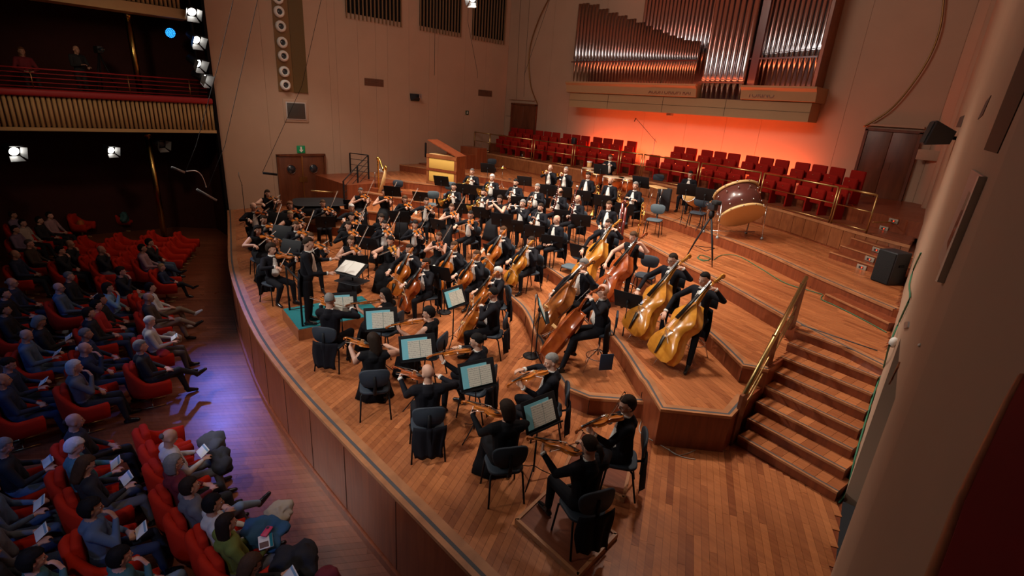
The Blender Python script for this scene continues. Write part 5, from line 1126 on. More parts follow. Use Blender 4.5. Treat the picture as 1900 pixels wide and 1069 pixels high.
# conductor & podium
PZ=.24
w_=at(572,452,PZ+1.635); yaw=yaw_to(w_,at(680,455,PZ+1.6)); hd=V(POSE['conductor']['J']['head']); o_=Matrix.Rotation(yaw,3,'Z')@V((hd.x,hd.y,0))
cmw=TM((w_.x-o_.x,w_.y-o_.y,PZ),yaw,1.0)
person(cmw,'conductor','conductor in black tailcoat standing on the teal podium','short','dark')
h=V((.18,.50,1.11)); r=spawn([('stick',MB().tube([(0,0,0),(0,.38,0)],[.0035,.0015],6).mesh('stick',[M['white']]),None),('grip',MB().ell((0,-.01,0),(.009,.022,.009),8,6).mesh('grip',[M['maple']]),None)],'baton',cmw@frame(h,(-.05,.85,.5),(0,0,1)),'thin white baton in the hand of the conductor','baton')
pc=[at(*p,PZ) for p in ((525,573),(553,612),(652,585),(618,550))]
c0=(pc[0]+pc[2])/2; 
xd=(at(553,612,PZ)-at(525,573,PZ)).normalized(); yd=V((-xd.y,xd.x,0))
base=at(553,612,PZ)
A=at(523,573,PZ);B=at(553,612,PZ); e=(B-A); nrm=V((-e.y,e.x,0)).normalized(); L_=1.75
q=[A,B,B+nrm*L_,A+nrm*L_]
if len(q): 
    r=root('podium',TM((0,0,0)),'conductor podium, a wooden box topped with teal carpet','podium')
    obj('box',MB().prism([(p.x,p.y) for p in q],0.0,PZ-.012).mesh('box',[M['bench']]),r); k=[V(p)*1 for p in q]; c=(q[0]+q[2])/2
    obj('carpet',MB().prism([((p.x-c.x)*.975+c.x,(p.y-c.y)*.975+c.y) for p in q],PZ-.012,PZ).mesh('carpet',[M['teal']]),r)
    a=A.lerp(B,.12)+nrm*.12; b=A.lerp(B,.9)+nrm*.12
    obj('guard_rail',MB().tube([a,a+V((0,0,.92)),a+V((0,0,.96)),b+V((0,0,.96)),b+V((0,0,.92)),b],.020,8).mesh('guard_rail',[M['black']]),r)
    obj('guard_rail_base',MB().tube([b,b+nrm*.5],.016,6).tube([a,a+nrm*.5],.016,6).mesh('guard_rail_base',[M['black']]),r)
# low boards under the front violas
for pts,lb in (([(960,965),(1072,1067),(1142,992),(1036,892)],'low wooden riser board with a raised rim under the ponytailed violist'),([(1048,868),(1157,924),(1172,852),(1080,800)],'low wooden riser board with a raised rim near the wooden block')):
    P_=[at(*p,.06) for p in pts]; r=root('riser_board',TM((0,0,0)),lb,'board','low boards under the front violas'); obj('panel',MB().prism([(p.x,p.y) for p in P_],.008,.055).mesh('panel',[M['floor2']]),r)
    for i in range(4): a,b=P_[i],P_[(i+1)%4]; d=(b-a).normalized(); n=V((-d.y,d.x,0)); obj('rim',MB().prism([(p.x,p.y) for p in (a-d*.02-n*.02,b+d*.02-n*.02,b+d*.0+n*.02,a+n*.02)],.005,.075).mesh('rim',[M['nosing']]),r)
# ---- music stands: px,py,tier,label,facing (tgt = pixel of a user head),height
def mstand(px,py,ti,label,user=None,zc=1.02,sheet=0,yaw=None,away=None):
    z=T[ti]; c=at(px,py,z+zc)
    if user: u=at(user[0],user[1],z+1.2); a=yaw_to(u,c)
    else: a=yaw_to(c,CP) 
    mw=TM((c.x,c.y,z),a)
    spawn(STAND,'music_stand',mw@Matrix.Translation((0,-.02,zc-1.02)) if zc!=1.02 else mw@Matrix.Translation((0,-.02,0)),label,'music stand','black music stands')
    if sheet: spawn(SHEET if sheet==1 else SHEETP,'sheet_music',mw@Matrix.Translation((0,-.022,zc-1.02)),'open sheet music on the '+label.replace('black music stand','stand'),'sheet music','open sheet music')
    return mw
for e in (
 (633,563,0,'black music stand before the grey-haired violist below the podium',(640,600),1),(707,592,0,'black music stand before the violist with the ponytail',(725,640),1),(775,645,0,'black music stand before the bald violist',(815,700),1),(886,695,0,'black music stand between the grey-haired violist and the bobbed violist',(955,740),1),(1003,765,0,'black music stand before the two front violists',(1090,800),1),
 (844,551,0,'black music stand with pages beside the round-based microphone',(915,560),1),(1004,572,1,'black music stand with pages alone on the first riser',(1100,560),1),
 (510,388,0,'black music stand of the far left violinists',(475,378),0),(515,407,0,'black music stand second from the far left wall',(489,408),0),(522,432,0,'black music stand third from the far left wall',(489,430),0),(539,460,0,'black music stand behind the curly-haired concertmaster',(510,455),0),(604,412,0,'wide black music stand of the lone violinist',(599,378),0),
 (653,380,0,'black music stand near the foot of the stair rail',(665,360),0),(677,428,0,'black music stand of the parted-fringe violinist',(700,400),0),(683,453,0,'black music stand right of the brown-haired violinist with glasses',(720,425),0),(659,487,0,'black music stand just behind the conductor score stand',(655,450),0),
 (741,402,1,'black music stand in front of the violinist with glasses right of the harp',(751,370),0),(728,355,2,'black music stand at the harp',(745,335),0),(780,365,1,'black music stand behind the tailcoat violinist near the horns',(791,350),0),(819,336,3,'empty black music stand before the wooden keyboard cabinet',(835,322),0),(824,378,1,'black music stand between the violins and horns',(845,355),0),(859,350,2,'black music stand of the left horns',(870,325),0),(886,353,2,'black music stand of the right horns',(900,330),0),(858,387,1,'black music stand behind the sleeveless violinist',(870,360),0),(892,394,1,'black music stand left of the flautist with bare arms',(905,365),0),(813,417,0,'black music stand over the loose-haired violinist',(838,400),0),
 (905,312,4,'black music stand with the cymbal on the top riser',(912,300),0),(929,361,2,'black music stand of the white-haired brass player',(930,340),0),(973,336,3,'tilted black music stand beside the dark-bearded oboist',(985,320),0),(963,374,2,'black music stand of the dark-bearded oboist',(960,350),0),(1005,376,2,'black music stand of the grey-haired oboist',(1003,350),0),(1016,352,3,'black music stand of the bald trumpeter',(1022,325),0),(1044,356,3,'black music stand of the grey-haired trumpeter',(1050,330),0),
 (930,407,2,'black music stand in front of the flautist with bare arms',(945,380),0),(954,419,1,'black music stand in front of the grey-haired flautist',(975,385),0),(992,429,1,'black music stand in front of the bearded clarinettist',(1005,395),0),(1024,448,1,'black music stand in front of the bald resting clarinettist',(1038,415),0),(1045,400,2,'black music stand in front of the balding bassoonist',(1050,370),0),(1078,409,2,'black music stand in front of the bald bassoonist',(1085,380),0),
 (1081,363,3,'black music stand of the young trombonist',(1095,335),0),(1118,372,3,'black music stand of the bald bearded trombonist',(1135,345),0),(1158,388,3,'black music stand of the crossed-arms trombonist',(1180,360),0),(1115,314,5,'black music stand beside the timpani',(1135,300),0),(1189,338,5,'black music stand between timpani and snare table',(1205,325),0),(915,467,0,'black music stand of the cropped-hair cellist',(945,445),0),(1077,467,1,'black music stand by the empty chair near the basses',(1120,435),0),(1166,558,1,'black music stand behind the bald bassist',(1230,500),0),(1274,352,5,'black music stand hiding the seated percussionist',(1284,330),0),(1309,361,5,'black music stand beside the bass drum',(1325,345),0),(814,507,0,'black music stand between the front cellists',(850,470),0)):
    mstand(*e[:4],user=e[4],sheet=e[5])
# conductor's stand
c=at(651,497,PZ+.86); a=yaw_to(w_,c); mw=TM((c.x,c.y,0),a)
r=root('score_stand',mw,"broad black conductor's stand holding a white score, with a lower shelf",'music stand')
rt8=Matrix.Rotation(R_(-12),3,'X'); 
obj('desk',MB().bev((0,0,0),(.66,.012,.44),.02,rot=Matrix.Rotation(R_(-62),3,'X')).mesh('desk',[M['black']]),r,Matrix.Translation((0,0,PZ+.84))); obj('shelf',MB().bev((0,.02,.80),(.62,.46,.012),.03).mesh('shelf',[M['black2']]),r)
obj('pole',MB().tube([(0,.04,.05),(0,.04,1.05)],.018,8).mesh('pole',[M['black']]),r)
for q in (45,135,225,315): obj('leg',MB().tube([(0,.04,.16),(.32*math.cos(R_(q)),.04+.32*math.sin(R_(q)),.01)],.014,6).mesh('leg',[M['black']]),r)
rs=root('score',mw@Matrix.Translation((0,-.01,PZ+.862)),'open white score on the stand of the conductor','sheet music'); rot=Matrix.Rotation(R_(-62),3,'X')
for s in(-1,1): obj('page',MB().box(rot@V((s*.135,-.012,0)),(.265,.014,.36),0,rot@Matrix.Rotation(R_(s*4),3,'Z')).mesh('page',[M['paper']]),rs)
# ---- extra empty chairs
def echair(px,py,ti,label,face,mm=None,zc=.74):
    c=at(px,py,T[ti]+zc); f=at(face[0],face[1],T[ti]+zc); yaw=yaw_to(c,f); d=V((-math.sin(yaw),math.cos(yaw),0)); c=c+d*.25
    spawn(CHAIR,'orchestra_chair',TM((c.x,c.y,T[ti]),yaw),label,'chair','black orchestra chairs',mm)
G={'navy_seat':M['seatgrey']}
echair(739,341,2,'empty black chair at the harp',(715,350)); echair(1221,388,4,'empty grey-seated chair beside the tall microphone',(1195,405),G); echair(1073,472,1,'empty grey-seated chair left of the amber bass',(1045,480),G); echair(1206,485,2,'empty black chair behind the red bass',(1185,505)); echair(1222,330,5,'empty black chair behind the snare table',(1205,345)); echair(1302,375,5,'empty black chair near the bass drum',(1285,385)); echair(913,300,4,'empty black chair behind the cymbal',(905,318)); echair(836,345,3,'empty grey-seated chair before the keyboard cabinet',(828,355),G); echair(804,362,2,'empty black chair left of the horns',(800,375),G); echair(1157,395,3,'empty black chair by the contrabassoon',(1135,405))
# ---- timpani
def timp(px,py,r_,lb):
    c=at(px,py,T[5]+.82); t=[('bowl',MB().lathe([(.001,.30),(r_*.45,.34),(r_*.85,.50),(r_*.98,.68),(r_,.80)],26).mesh('bowl',[M['copper']]),None),('head',MB().lathe([(.001,.815),(r_*1.0,.815),(r_*1.02,.80),(.001,.80)],26).mesh('head',[M['hide']]),None),('hoop',MB().torus((0,0,.80),r_*1.02,.012,30,6).mesh('hoop',[M['steel']]),None)]
    for a in range(0,360,60): x,y=r_*1.06*math.cos(R_(a)),r_*1.06*math.sin(R_(a)); t.append(('strut',MB().tube([(x,y,.80),(x*.95,y*.95,.40),(x*.6,y*.6,.20)],.010,6).mesh('strut',[M['steel']]),None))
    for a in (90,210,330): x,y=r_*.9*math.cos(R_(a)),r_*.9*math.sin(R_(a)); t.append(('leg',MB().tube([(x*.5,y*.5,.22),(x*.9,y*.9,.0)],.014,6).mesh('leg',[M['black']]),None))
    spawn(t,'timpani',TM((c.x,c.y,T[5])),lb,'drum','timpani')
timp(1096,312,.36,'copper timpani at the left with maracas box behind'); timp(1110,319,.36,'second copper timpani from the left'); timp(1139,328,.40,'large copper timpani directly before the timpanist'); timp(1167,330,.38,'copper timpani at the right of the set')
wt=at(1133,292,T[5]+1.37); yw=yaw_to(wt,at(1115,315,T[5]+1.0)); person(TM((wt.x,wt.y,T[5]),yw),'timpani','timpanist looking down at his drums below the choir rail','short','brown',group='players of the orchestra')
spawn(STOOL,'bass_stool',TM((wt.x,wt.y,T[5]-.1),yw),'tall stool under the timpanist','stool','tall stools')
p=at(1094,302,T[5]+.95); spawn([('tube',MB().tube([(0,0,-.35),(0,0,0)],[.09,.10],12).mesh('tube',[M['drumhead']]),None),('lid',MB().bev((0,0,.03),(.2,.14,.06),.02).mesh('lid',[M['white']]),None)],'towel_stand',TM(p),'tan cylinder with white cloth on top behind the timpani','stand')
# trombones on stands
for px,py,lb in ((1107,372,'gold trombone upright on a stand beside the young trombonist'),(1146,385,'gold trombone upright on a stand beside the bearded trombonist'),(1190,410,'gold bass trombone upright on a stand at the right end')):
    c=at(px,py,T[4]+.5); spawn(TRB,'trombone',TM((c.x,c.y,T[4]),R_(200)),lb,'trombone','trombones on stands')
# contrabassoon
c=at(1151,412,T[3]+.95); spawn([('tube',MB().tube([(0,0,.25),(0,0,1.45)],.040,10).tube([(.10,0,.15),(.10,0,1.35)],.035,10).tube([(0,0,1.44),(.05,0,1.52),(.10,0,1.44)],.038,10).mesh('tube',[M['reedred']]),None),('keys',MB().tube([(-.02,-.05,.4),(-.02,-.05,1.3)],.01,6).ell((.03,-.05,.6),(.02,.02,.02)).ell((.03,-.05,.8),(.02,.02,.02)).ell((.03,-.05,1.0),(.02,.02,.02)).ell((.05,-.05,1.2),(.02,.02,.02)).mesh('keys',[M['silver']]),None),('brass_crook',MB().tube([(.1,0,1.35),(.16,0,1.45),(.12,-.05,1.5)],.014,8).mesh('brass_crook',[M['gold']]),None),('stand_leg',MB().tube([(0,0,.3),(-.2,.1,0)],.012,6).tube([(0,0,.3),(.2,.1,0)],.012,6).tube([(0,0,.3),(0,-.2,0)],.012,6).mesh('stand_leg',[M['black']]),None)],'contrabassoon',TM((c.x,c.y,T[3]),R_(10)),'dark red contrabassoon with silver keys standing behind the basses','contrabassoon')
# bass drum
c=at(1371,378,T[5]+.92); 
ax=(at(1408,405,T[5]+.75)-at(1345,355,T[5]+1.15)); ax=V((.55,-.35,-.75)).normalized()
Rb=frame((0,0,0),ax,(0,0,1)).to_3x3()@Matrix.Rotation(R_(-90),3,'X'); rd=.56; dp=.35
r=root('bass_drum',TM((c.x,c.y,T[5])),'large maroon bass drum tilted in a chrome frame before the choir','drum'); cz=V((0,0,.92))
def dl(pr,mt,nm): obj(nm,MB().lathe(pr,40,rot=Rb,off=cz).mesh(nm,[mt]),r)
dl([(rd,-dp),(rd,dp)],M['maroon'],'shell')
for s,nm in ((-1,'hoop'),(1,'hoop')): obj(nm,MB().lathe([(rd+.005,s*(dp-.03)),(rd+.035,s*(dp-.03)),(rd+.035,s*(dp+.035)),(rd+.005,s*(dp+.035))],40,rot=Rb,off=cz).mesh(nm,[M['maple']]),r); obj('head',MB().lathe([(.001,s*(dp+.012)),(rd+.01,s*(dp+.012)),(rd+.01,s*(dp+.002)),(.001,s*(dp+.002))][::(1 if s<0 else -1)],40,rot=Rb,off=cz).mesh('head',[M['drumhead']]),r)
for a in range(0,360,30):
    x,y=math.cos(R_(a)),math.sin(R_(a)); m=MB()
    for s in(-1,1): m.ell(cz+Rb@V((x*(rd+.02),y*(rd+.02),s*dp*.55)),(.024,.024,.03),8,6); m.ell(cz+Rb@V((x*(rd+.045),y*(rd+.045),s*dp*1.05)),(.02,.02,.02),8,6)
    obj('lug',m.mesh('lug',[M['steel']]),r)
ox=V((ax.y,-ax.x,0)).normalized()
for s in(-1,1):
    b=ox*(s*.68); fw=V((ax.x,ax.y,0)).normalized()
    obj('frame_side',MB().tube([b+fw*.35+V((0,0,.06)),b+fw*.25+V((0,0,.95)),b-fw*.25+V((0,0,.95)),b-fw*.35+V((0,0,.06))],.016,8).mesh('frame_side',[M['steel']]),r)
    for q in(-1,1): obj('wheel',MB().ell(b+fw*(.35*q)+V((0,0,.045)),(.045,.045,.045),10,8).mesh('wheel',[M['metalgrey']]),r)
obj('frame_bar',MB().tube([ox*-.68+V((0,0,.15)),ox*.68+V((0,0,.15))],.016,8).mesh('frame_bar',[M['steel']]),r)
# harp
def at0(px,py,z): return at(px,py,z)
c=at(712,392,T[1]+.02); hb=V((c.x,c.y,T[2])) 
c=at(712,378,T[2]+.0); Y1=V((.55,.0,0))
p=at(703,371,T[2]); q_=at(735,381,T[2]); base=V((p.x,p.y,T[2])); dxy=V((q_.x-p.x,q_.y-p.y,0)).normalized(); yaw=yaw_to((0,0),dxy)
r=root('harp',TM(base,yaw,.90),'tall gilded concert harp standing on the riser','harp')
obj('column',MB().lathe([(.075,.0),(.075,.12),(.045,.16),(.036,.3),(.034,1.5),(.05,1.56),(.035,1.60),(.045,1.74),(.07,1.80),(.075,1.86),(.03,1.90)],14).mesh('column',[M['gold']]),r)
obj('neck',MB().tube(crom([(0,.0,1.80),(0,.10,1.80),(0,.22,1.62),(0,.36,1.42),(0,.46,1.40),(0,.56,1.55),(0,.63,1.50),(0,.62,1.40)],5),.032,8,el=1.5).mesh('neck',[M['gold']]),r)
obj('soundbox',MB().tube([(0,.10,.14),(0,.36,.75),(0,.60,1.42)],[.17,.11,.05],12,el=.6,ref=(0,1,0)).mesh('soundbox',[M['maple']]),r)
obj('base',MB().bev((0,.08,.07),(.36,.34,.14),.05).mesh('base',[M['gold']]),r)
m=MB()
for k in range(18): f=k/17; a=V((0,.12+.42*f,.22+1.08*f)); b=V((0,.08+.48*f,1.74-.36*min(1,f*1.3))); m.tube([a,b],.002,3)
obj('strings',m.mesh('strings',[M['silver']]),r)
# keyboard cabinet (celesta-like) with raised lid
A=at(791,340,T[4]); B=at(846,349,T[4]); A=V((A.x,A.y,T[4])); e=V((B.x-A.x,B.y-A.y,0)); W=e.length; n=V((-e.y,e.x,0)).normalized()
r=root('keyboard_cabinet',frame(A,n,(0,0,1)),'wooden keyboard cabinet with yellow cloth panels and raised lid','cabinet')
Hc=1.22
for x in (.06,W-.06): obj('corner_post',MB().box((x,.05,Hc/2),(.12,.1,Hc)).mesh('corner_post',[M['bench']]),r)
obj('case',MB().box((W/2,.36,Hc/2),(W-.06,.6,Hc)).mesh('case',[M['bench']]),r)
for z0,z1 in ((.12,.56),(.66,1.08)): obj('cloth_panel',MB().bev((W/2,.03,(z0+z1)/2),(W-.26,.05,z1-z0),.01).mesh('cloth_panel',[M['yellow']]),r)
obj('crossrail',MB().box((W/2,.02,.61),(W,.07,.09)).mesh('crossrail',[M['riser']]),r); obj('crossrail',MB().box((W/2,.02,1.15),(W,.07,.13)).mesh('crossrail',[M['bench']]),r); obj('crossrail',MB().box((W/2,.02,.06),(W,.07,.10)).mesh('crossrail',[M['bench']]),r)
obj('inner_board',MB().box((W/2,.36,Hc+.01),(W-.1,.5,.02)).mesh('inner_board',[M['maple']]),r)
obj('lid',MB().box((W/2,.36,Hc+.28),(W+.05,.66,.035),rot=Matrix.Rotation(R_(20),3,'Y')).mesh('lid',[M['riser']]),r)
# loudspeakers on the platforms
def bigspk(c,w_,d_,h_,yaw,lb):
    r=root('stage_speaker',TM(c,yaw),lb,'loudspeaker'); obj('cabinet',MB().bev((0,0,h_/2),(w_,d_,h_),.03).mesh('cabinet',[M['black2']]),r); obj('front_grille',MB().bev((0,-d_/2-.008,h_/2),(w_*.92,.02,h_*.94),.01).mesh('front_grille',[M['fur']]),r); obj('handle',MB().box((w_/2+.004,0,h_*.6),(.02,.14,.05)).mesh('handle',[M['black']]),r)
c=at(1652,530,T[5]); bigspk((c.x-.12,c.y+.2,T[5]),.42,.42,.70,R_(-28),'black loudspeaker standing on the top riser at the right wall')
c=at(786,302,T[5]); bigspk((c.x,c.y,T[5]+.3),.55,.45,.72,R_(20),'black loudspeaker at the left wall behind the cabinet')
# microphones
def mic(px,py,ti,h,lb,boom=None,base='round'):
    z=T[ti] if ti>=0 else 0; c=at(px,py,z); r=root('microphone_stand',TM((c.x,c.y,z)),lb,'microphone','microphone stands')
    if base=='round': obj('base',MB().lathe([(.001,0),(.16,0),(.16,.015),(.13,.03),(.001,.03)],20).mesh('base',[M['black']]),r)
    else:
        for a in (90,210,330): obj('leg',MB().tube([(0,0,.14),(.28*math.cos(R_(a)),.28*math.sin(R_(a)),.01)],.008,5).mesh('leg',[M['black']]),r)
    obj('pole',MB().tube([(0,0,.02),(0,0,h)],.010,6).mesh('pole',[M['black']]),r); tp=V((0,0,h))
    if boom: obj('boom',MB().tube([(-boom[0]*.25,-boom[1]*.25,h-boom[2]*.25),(boom[0],boom[1],h+boom[2])],.007,6).mesh('boom',[M['black']]),r); tp=V((boom[0],boom[1],h+boom[2]))
    obj('microphone',MB().tube([tp+V((0,0,-.02)),tp+V((0,0,.14))],.016,8).mesh('microphone',[M['metalgrey']]),r)
mic(824,580,0,.75,'round-based microphone stand in front of the cellos'); mic(985,661,0,1.15,'tall round-based microphone stand at the first riser step'); mic(1212,452,3,1.5,'round-based microphone stand beside the empty grey chair'); mic(697,383,1,1.25,'black microphone stand left of the harp'); mic(457,418,0,1.45,'black boom microphone stand at the far left wall',(-.2,0,.22),'tri')
mic(966,330,4,1.0,'microphone stand beside the suspended cymbal',None,'tri')
mic(1120,820 if 0 else 690,1,.01,'x') if 0 else None
c=at(1170,300,2.2); c=at(1184,329,2.17); r=root('microphone_stand',TM((c.x+.2,c.y+.5,2.17)),'long boom microphone leaning over the choir rail','microphone','microphone stands'); obj('pole',MB().tube([(0,0,0),(0,0,1.55)],.01,6).mesh('pole',[M['metalgrey']]),r); obj('boom',MB().tube([(.1,0,1.4),(-.9,-.2,2.25)],.008,6).mesh('boom',[M['black']]),r); obj('microphone',MB().tube([(-.9,-.2,2.25),(-.95,-.2,2.12)],.02,6).mesh('microphone',[M['black']]),r)
# video tripod
c=at(1303,486,T[4]); r=root('video_camera',TM((c.x,c.y,T[4]),R_(60)),'black video camera on a tall tripod on the right risers','camera')
for a in (20,150,270): obj('tripod_leg',MB().tube([(0,0,1.15),(.25*math.cos(R_(a)),.25*math.sin(R_(a)),.5),(.42*math.cos(R_(a)),.42*math.sin(R_(a)),0)],[.025,.022,.012],6).mesh('tripod_leg',[M['black']]),r)
obj('spreader',MB().torus((0,0,.35),.28,.008,3,5).mesh('spreader',[M['black']]),r); obj('tripod_head',MB().lathe([(.05,1.12),(.07,1.18),(.05,1.28)],10).mesh('tripod_head',[M['black']]),r)
obj('camera_body',MB().bev((0,.02,1.38),(.12,.26,.16),.02).mesh('camera_body',[M['black2']]),r); obj('lens',MB().tube([(0,.15,1.38),(0,.27,1.38)],.045,12).mesh('lens',[M['glass']]),r); obj('viewfinder',MB().bev((0,-.10,1.50),(.16,.2,.10),.03).mesh('viewfinder',[M['fur']]),r)
for px,py,lb in ((992,258,'dark camera on a stand behind the choir rail, left of two'),(1052,282,'dark camera on a stand behind the choir rail, right of two')):
    c=at(px,py+22,2.17); r=root('video_camera',TM((c.x,c.y+.35,2.17)),lb,'camera'); obj('pole',MB().tube([(0,0,0),(0,0,.9)],.03,6).mesh('pole',[M['black']]),r); obj('camera_body',MB().bev((0,0,1.02),(.22,.2,.34),.05).mesh('camera_body',[M['black2']]),r)
# cables
def cable(pts,z,name,mt,lb,r_=.009):
    P=crom([at(x,y,z)+V((0,0,r_)) for x,y in pts],6); tag(obj(name,MB().tube(P,r_,5).mesh(name,[mt])),lb,'cable')
cable([(1325,482),(1340,474),(1370,476),(1410,498),(1455,525),(1502,540),(1526,547)],T[4]+.004,'cable',M['cable'],'green cable running from the tripod along the riser foot')
cable([(1293,478),(1305,485),(1318,480),(1300,474),(1296,481),(1315,484)],T[4]+.004,'cable',M['cable'],'small green coil of cable under the tripod')
cable([(1527,548),(1524,556),(1545,566),(1580,583),(1620,604),(1645,618)],T[4]+.004,'cable',M['cable'],'green cable along the small step at the right wall')
cable([(1190,782),(1186,800),(1200,812),(1225,826),(1262,847),(1290,853)],.004,'cable',M['cableg'],'thin grey cables on the floor around the wooden block',.006)
cable([(1240,833),(1255,845),(1275,842),(1290,836)],.004,'cable',M['cableg'],'thin loop of grey cable in front of the wooden block',.005)
# snare table, maracas etc.
def table(px,py,lb,w_=.7,d_=.4,h_=.85,z=T[5],mt=None):
    c=at(px,py,z+h_); r=root('percussion_table',TM((c.x,c.y,z),R_(-25)),lb,'table'); obj('top',MB().bev((0,0,h_),(w_,d_,.03),.03).mesh('top',[mt or M['maple']]),r)
    for s in(-1,1): obj('leg',MB().tube([(s*w_*.35,-d_*.3,h_),(s*w_*.35,d_*.3,.0)],.01,6).tube([(s*w_*.35,d_*.3,h_),(s*w_*.35,-d_*.3,.0)],.01,6).mesh('leg',[M['steel']]),r)
    return c
table(1218,347,'small percussion table on chrome legs behind the trombones'); c=table(1325,375,'padded percussion tray left of the bass drum',.6,.35,.7)
c=at(1232,365,T[5]+.5); r=root('cloth',TM((c.x,c.y,T[5]+.42)),'dark cloth hanging below the percussion table','cloth'); obj('cloth_drape',MB().bev((0,0,0),(.5,.12,.75),.04).mesh('cloth_drape',[M['blackcloth']]),r)
c=at(1285,370,T[5]+.55); spawn([('shell',MB().lathe([(.14,-.32),(.20,.0),(.22,.30)],16).mesh('shell',[M['drumhead']]),None),('rim',MB().torus((0,0,.30),.22,.012,20,6).mesh('rim',[M['steel']]),None)],'conga_drum',Matrix.Translation(c)@Matrix.Rotation(R_(60),4,'X'),'tan drum lying before the seated percussionist','drum')
c=at(933,312,T[4]+.95); spawn([('cymbal',MB().lathe([(.22,0),(.05,.025),(.03,.045),(.001,.05),(.001,.04),(.21,-.003)],20).mesh('cymbal',[M['gold']]),None),('pole',MB().tube([(0,0,-.9),(0,0,.10)],.008,6).mesh('pole',[M['steel']]),None)]+[('leg',MB().tube([(0,0,-.6),(.25*math.cos(R_(a)),.25*math.sin(R_(a)),-.94)],.008,5).mesh('leg',[M['steel']]),None) for a in(0,120,240)],'cymbal_stand',TM(c),'suspended gold cymbal on a chrome stand on the upper riser','cymbal')
c=at(878,310,T[5]+.02); spawn([('board',MB().bev((0,0,.03),(.75,.35,.05),.03).mesh('board',[M['drumhead']]),None)],'wooden_board',TM(c),'pale wooden board lying on the top riser','board')
c=at(942,344,T[3]+.35); spawn([('bag',MB().ell((0,0,-.1),(.28,.2,.26)).ell((.05,.05,.12),(.18,.14,.18)).mesh('bag',[M['blackcloth']]),None)],'instrument_bag',TM(c),'black bag standing on the riser beside the dark-bearded oboist','bag')
for i,(px,py) in enumerate(((1034,487),(1062,514))): c=at(px,py,T[1]); spawn([('top',MB().bev((0,0,.10),(.34,.22,.03),.01).mesh('top',[M['bench']]),None),('side',MB().bev((0,0,.045),(.30,.18,.09),.01).mesh('side',[M['bench']]),None)],'foot_rest',TM((c.x,c.y,T[1]),R_(30)),'small wooden foot rest on the first riser, %s'%('by the clarinets' if i==0 else 'by the empty chair'),'foot rest','wooden foot rests')
c=at(1125,672,T[1]+.33); spawn([('cloth_drape',MB().bev((0,0,0),(.24,.02,.30),.01).mesh('cloth_drape',[mat('navy_cloth',(.01,.02,.045),.9)]),None)],'cloth',TM((c.x,c.y,T[1]+.33),R_(60)),'dark blue cloth hanging from the stool of the bald bassist','cloth')
# piano at the back left
c=at(588,392,.7); r=root('piano',TM((c.x,c.y,0),R_(-20)),'black grand piano behind the violins with its lid edge catching light','piano')
obj('case',MB().bev((0,0,.82),(1.5,1.5,.32),.35,n=5).mesh('case',[M['black']]),r); obj('lid',MB().bev((0,.1,1.02),(1.5,1.7,.03),.3).mesh('lid',[M['black']]),r); obj('keyboard_block',MB().bev((0,-.72,.74),(1.5,.3,.16),.03).mesh('keyboard_block',[M['black2']]),r)
for x,y in ((-.6,-.5),(.6,-.5),(0,.6)): obj('leg',MB().tube([(x,y,.7),(x,y,0)],[.07,.04],8).mesh('leg',[M['black']]),r)
a,b=atX(577,354,-20.3),atX(646,359,-20.3); tag(obj('edge_rail',MB().tube([a,b],.03,8).mesh('edge_rail',[M['brass']])),'pale horizontal rail before the porthole doors','rail'); a.z=b.z=a.z-.45; 
# hanging microphones and cables
def hang(pts,X,lb,r_=.006,mt=None): 
    P=[atX(x,y,X) for x,y in pts]; P=([V((P[0].x,P[0].y,ZC))] if P[0].z<ZC else [])+P; return tag(obj('hanging_cable',MB().tube(P,r_,4).mesh('hanging_cable',[mt or M['black']])),lb,'cable')
for i,(pts,X) in enumerate(((((434,-5),(405,120),(364,270),(345,317)),-12.),(((479,-5),(417,270),(385,350)),-12.),(((597,-5),(560,160),(487,320)),-14.),(((868,40),(886,135),(886,145)),-18.),(((964,38),(958,185)),-20.5),(((1020,0),(973,138)),-17.),(((973,145),(972,180)),-17.),(((807,60),(806,140)),-19.))):
    hang(pts,X,'thin dark cable hanging over the stage, %s from the left'%('first second third fourth sixth eighth seventh fifth'.split()[i]),.006 if X>-15 else .009)
r=root('microphone_pair',TM((0,0,0)),'pale curved microphone bar hanging at the left before the dark house','microphone'); P=crom([atX(x,y,-12) for x,y in ((345,318),(362,317),(374,326),(383,348))],6); obj('bar',MB().tube(P,.012,6).mesh('bar',[M['silver']]),r)
for (a,b) in (((318,310),(343,320)),((365,351),(402,372))): obj('microphone',MB().tube([atX(*a,-12),atX(*b,-12)],.022,8).mesh('microphone',[M['metalgrey']]),r)
r=root('microphone_pair',TM((0,0,0)),'pair of small microphones hanging before the porthole doors','microphone'); obj('microphone',MB().tube([atX(488,321,-14),atX(514,324,-14)],.03,8).mesh('microphone',[M['black']]),r)

P=[]
for x,y in ((1712,470),(1698,500),(1690,530),(1692,552),(1680,580),(1668,606),(1652,640),(1640,680),(1625,730),(1610,780),(1590,850),(1570,905),(1556,935)):
    q,nn=hit(x,y)
    if q is not None: P.append(q+nn*.02)
if len(P)>4: tag(obj('cable',MB().tube(crom(P,3),.012,5).mesh('cable',[M['cable']])),'dark green cable bundle hanging down beside the stairs on the right wall','cable')
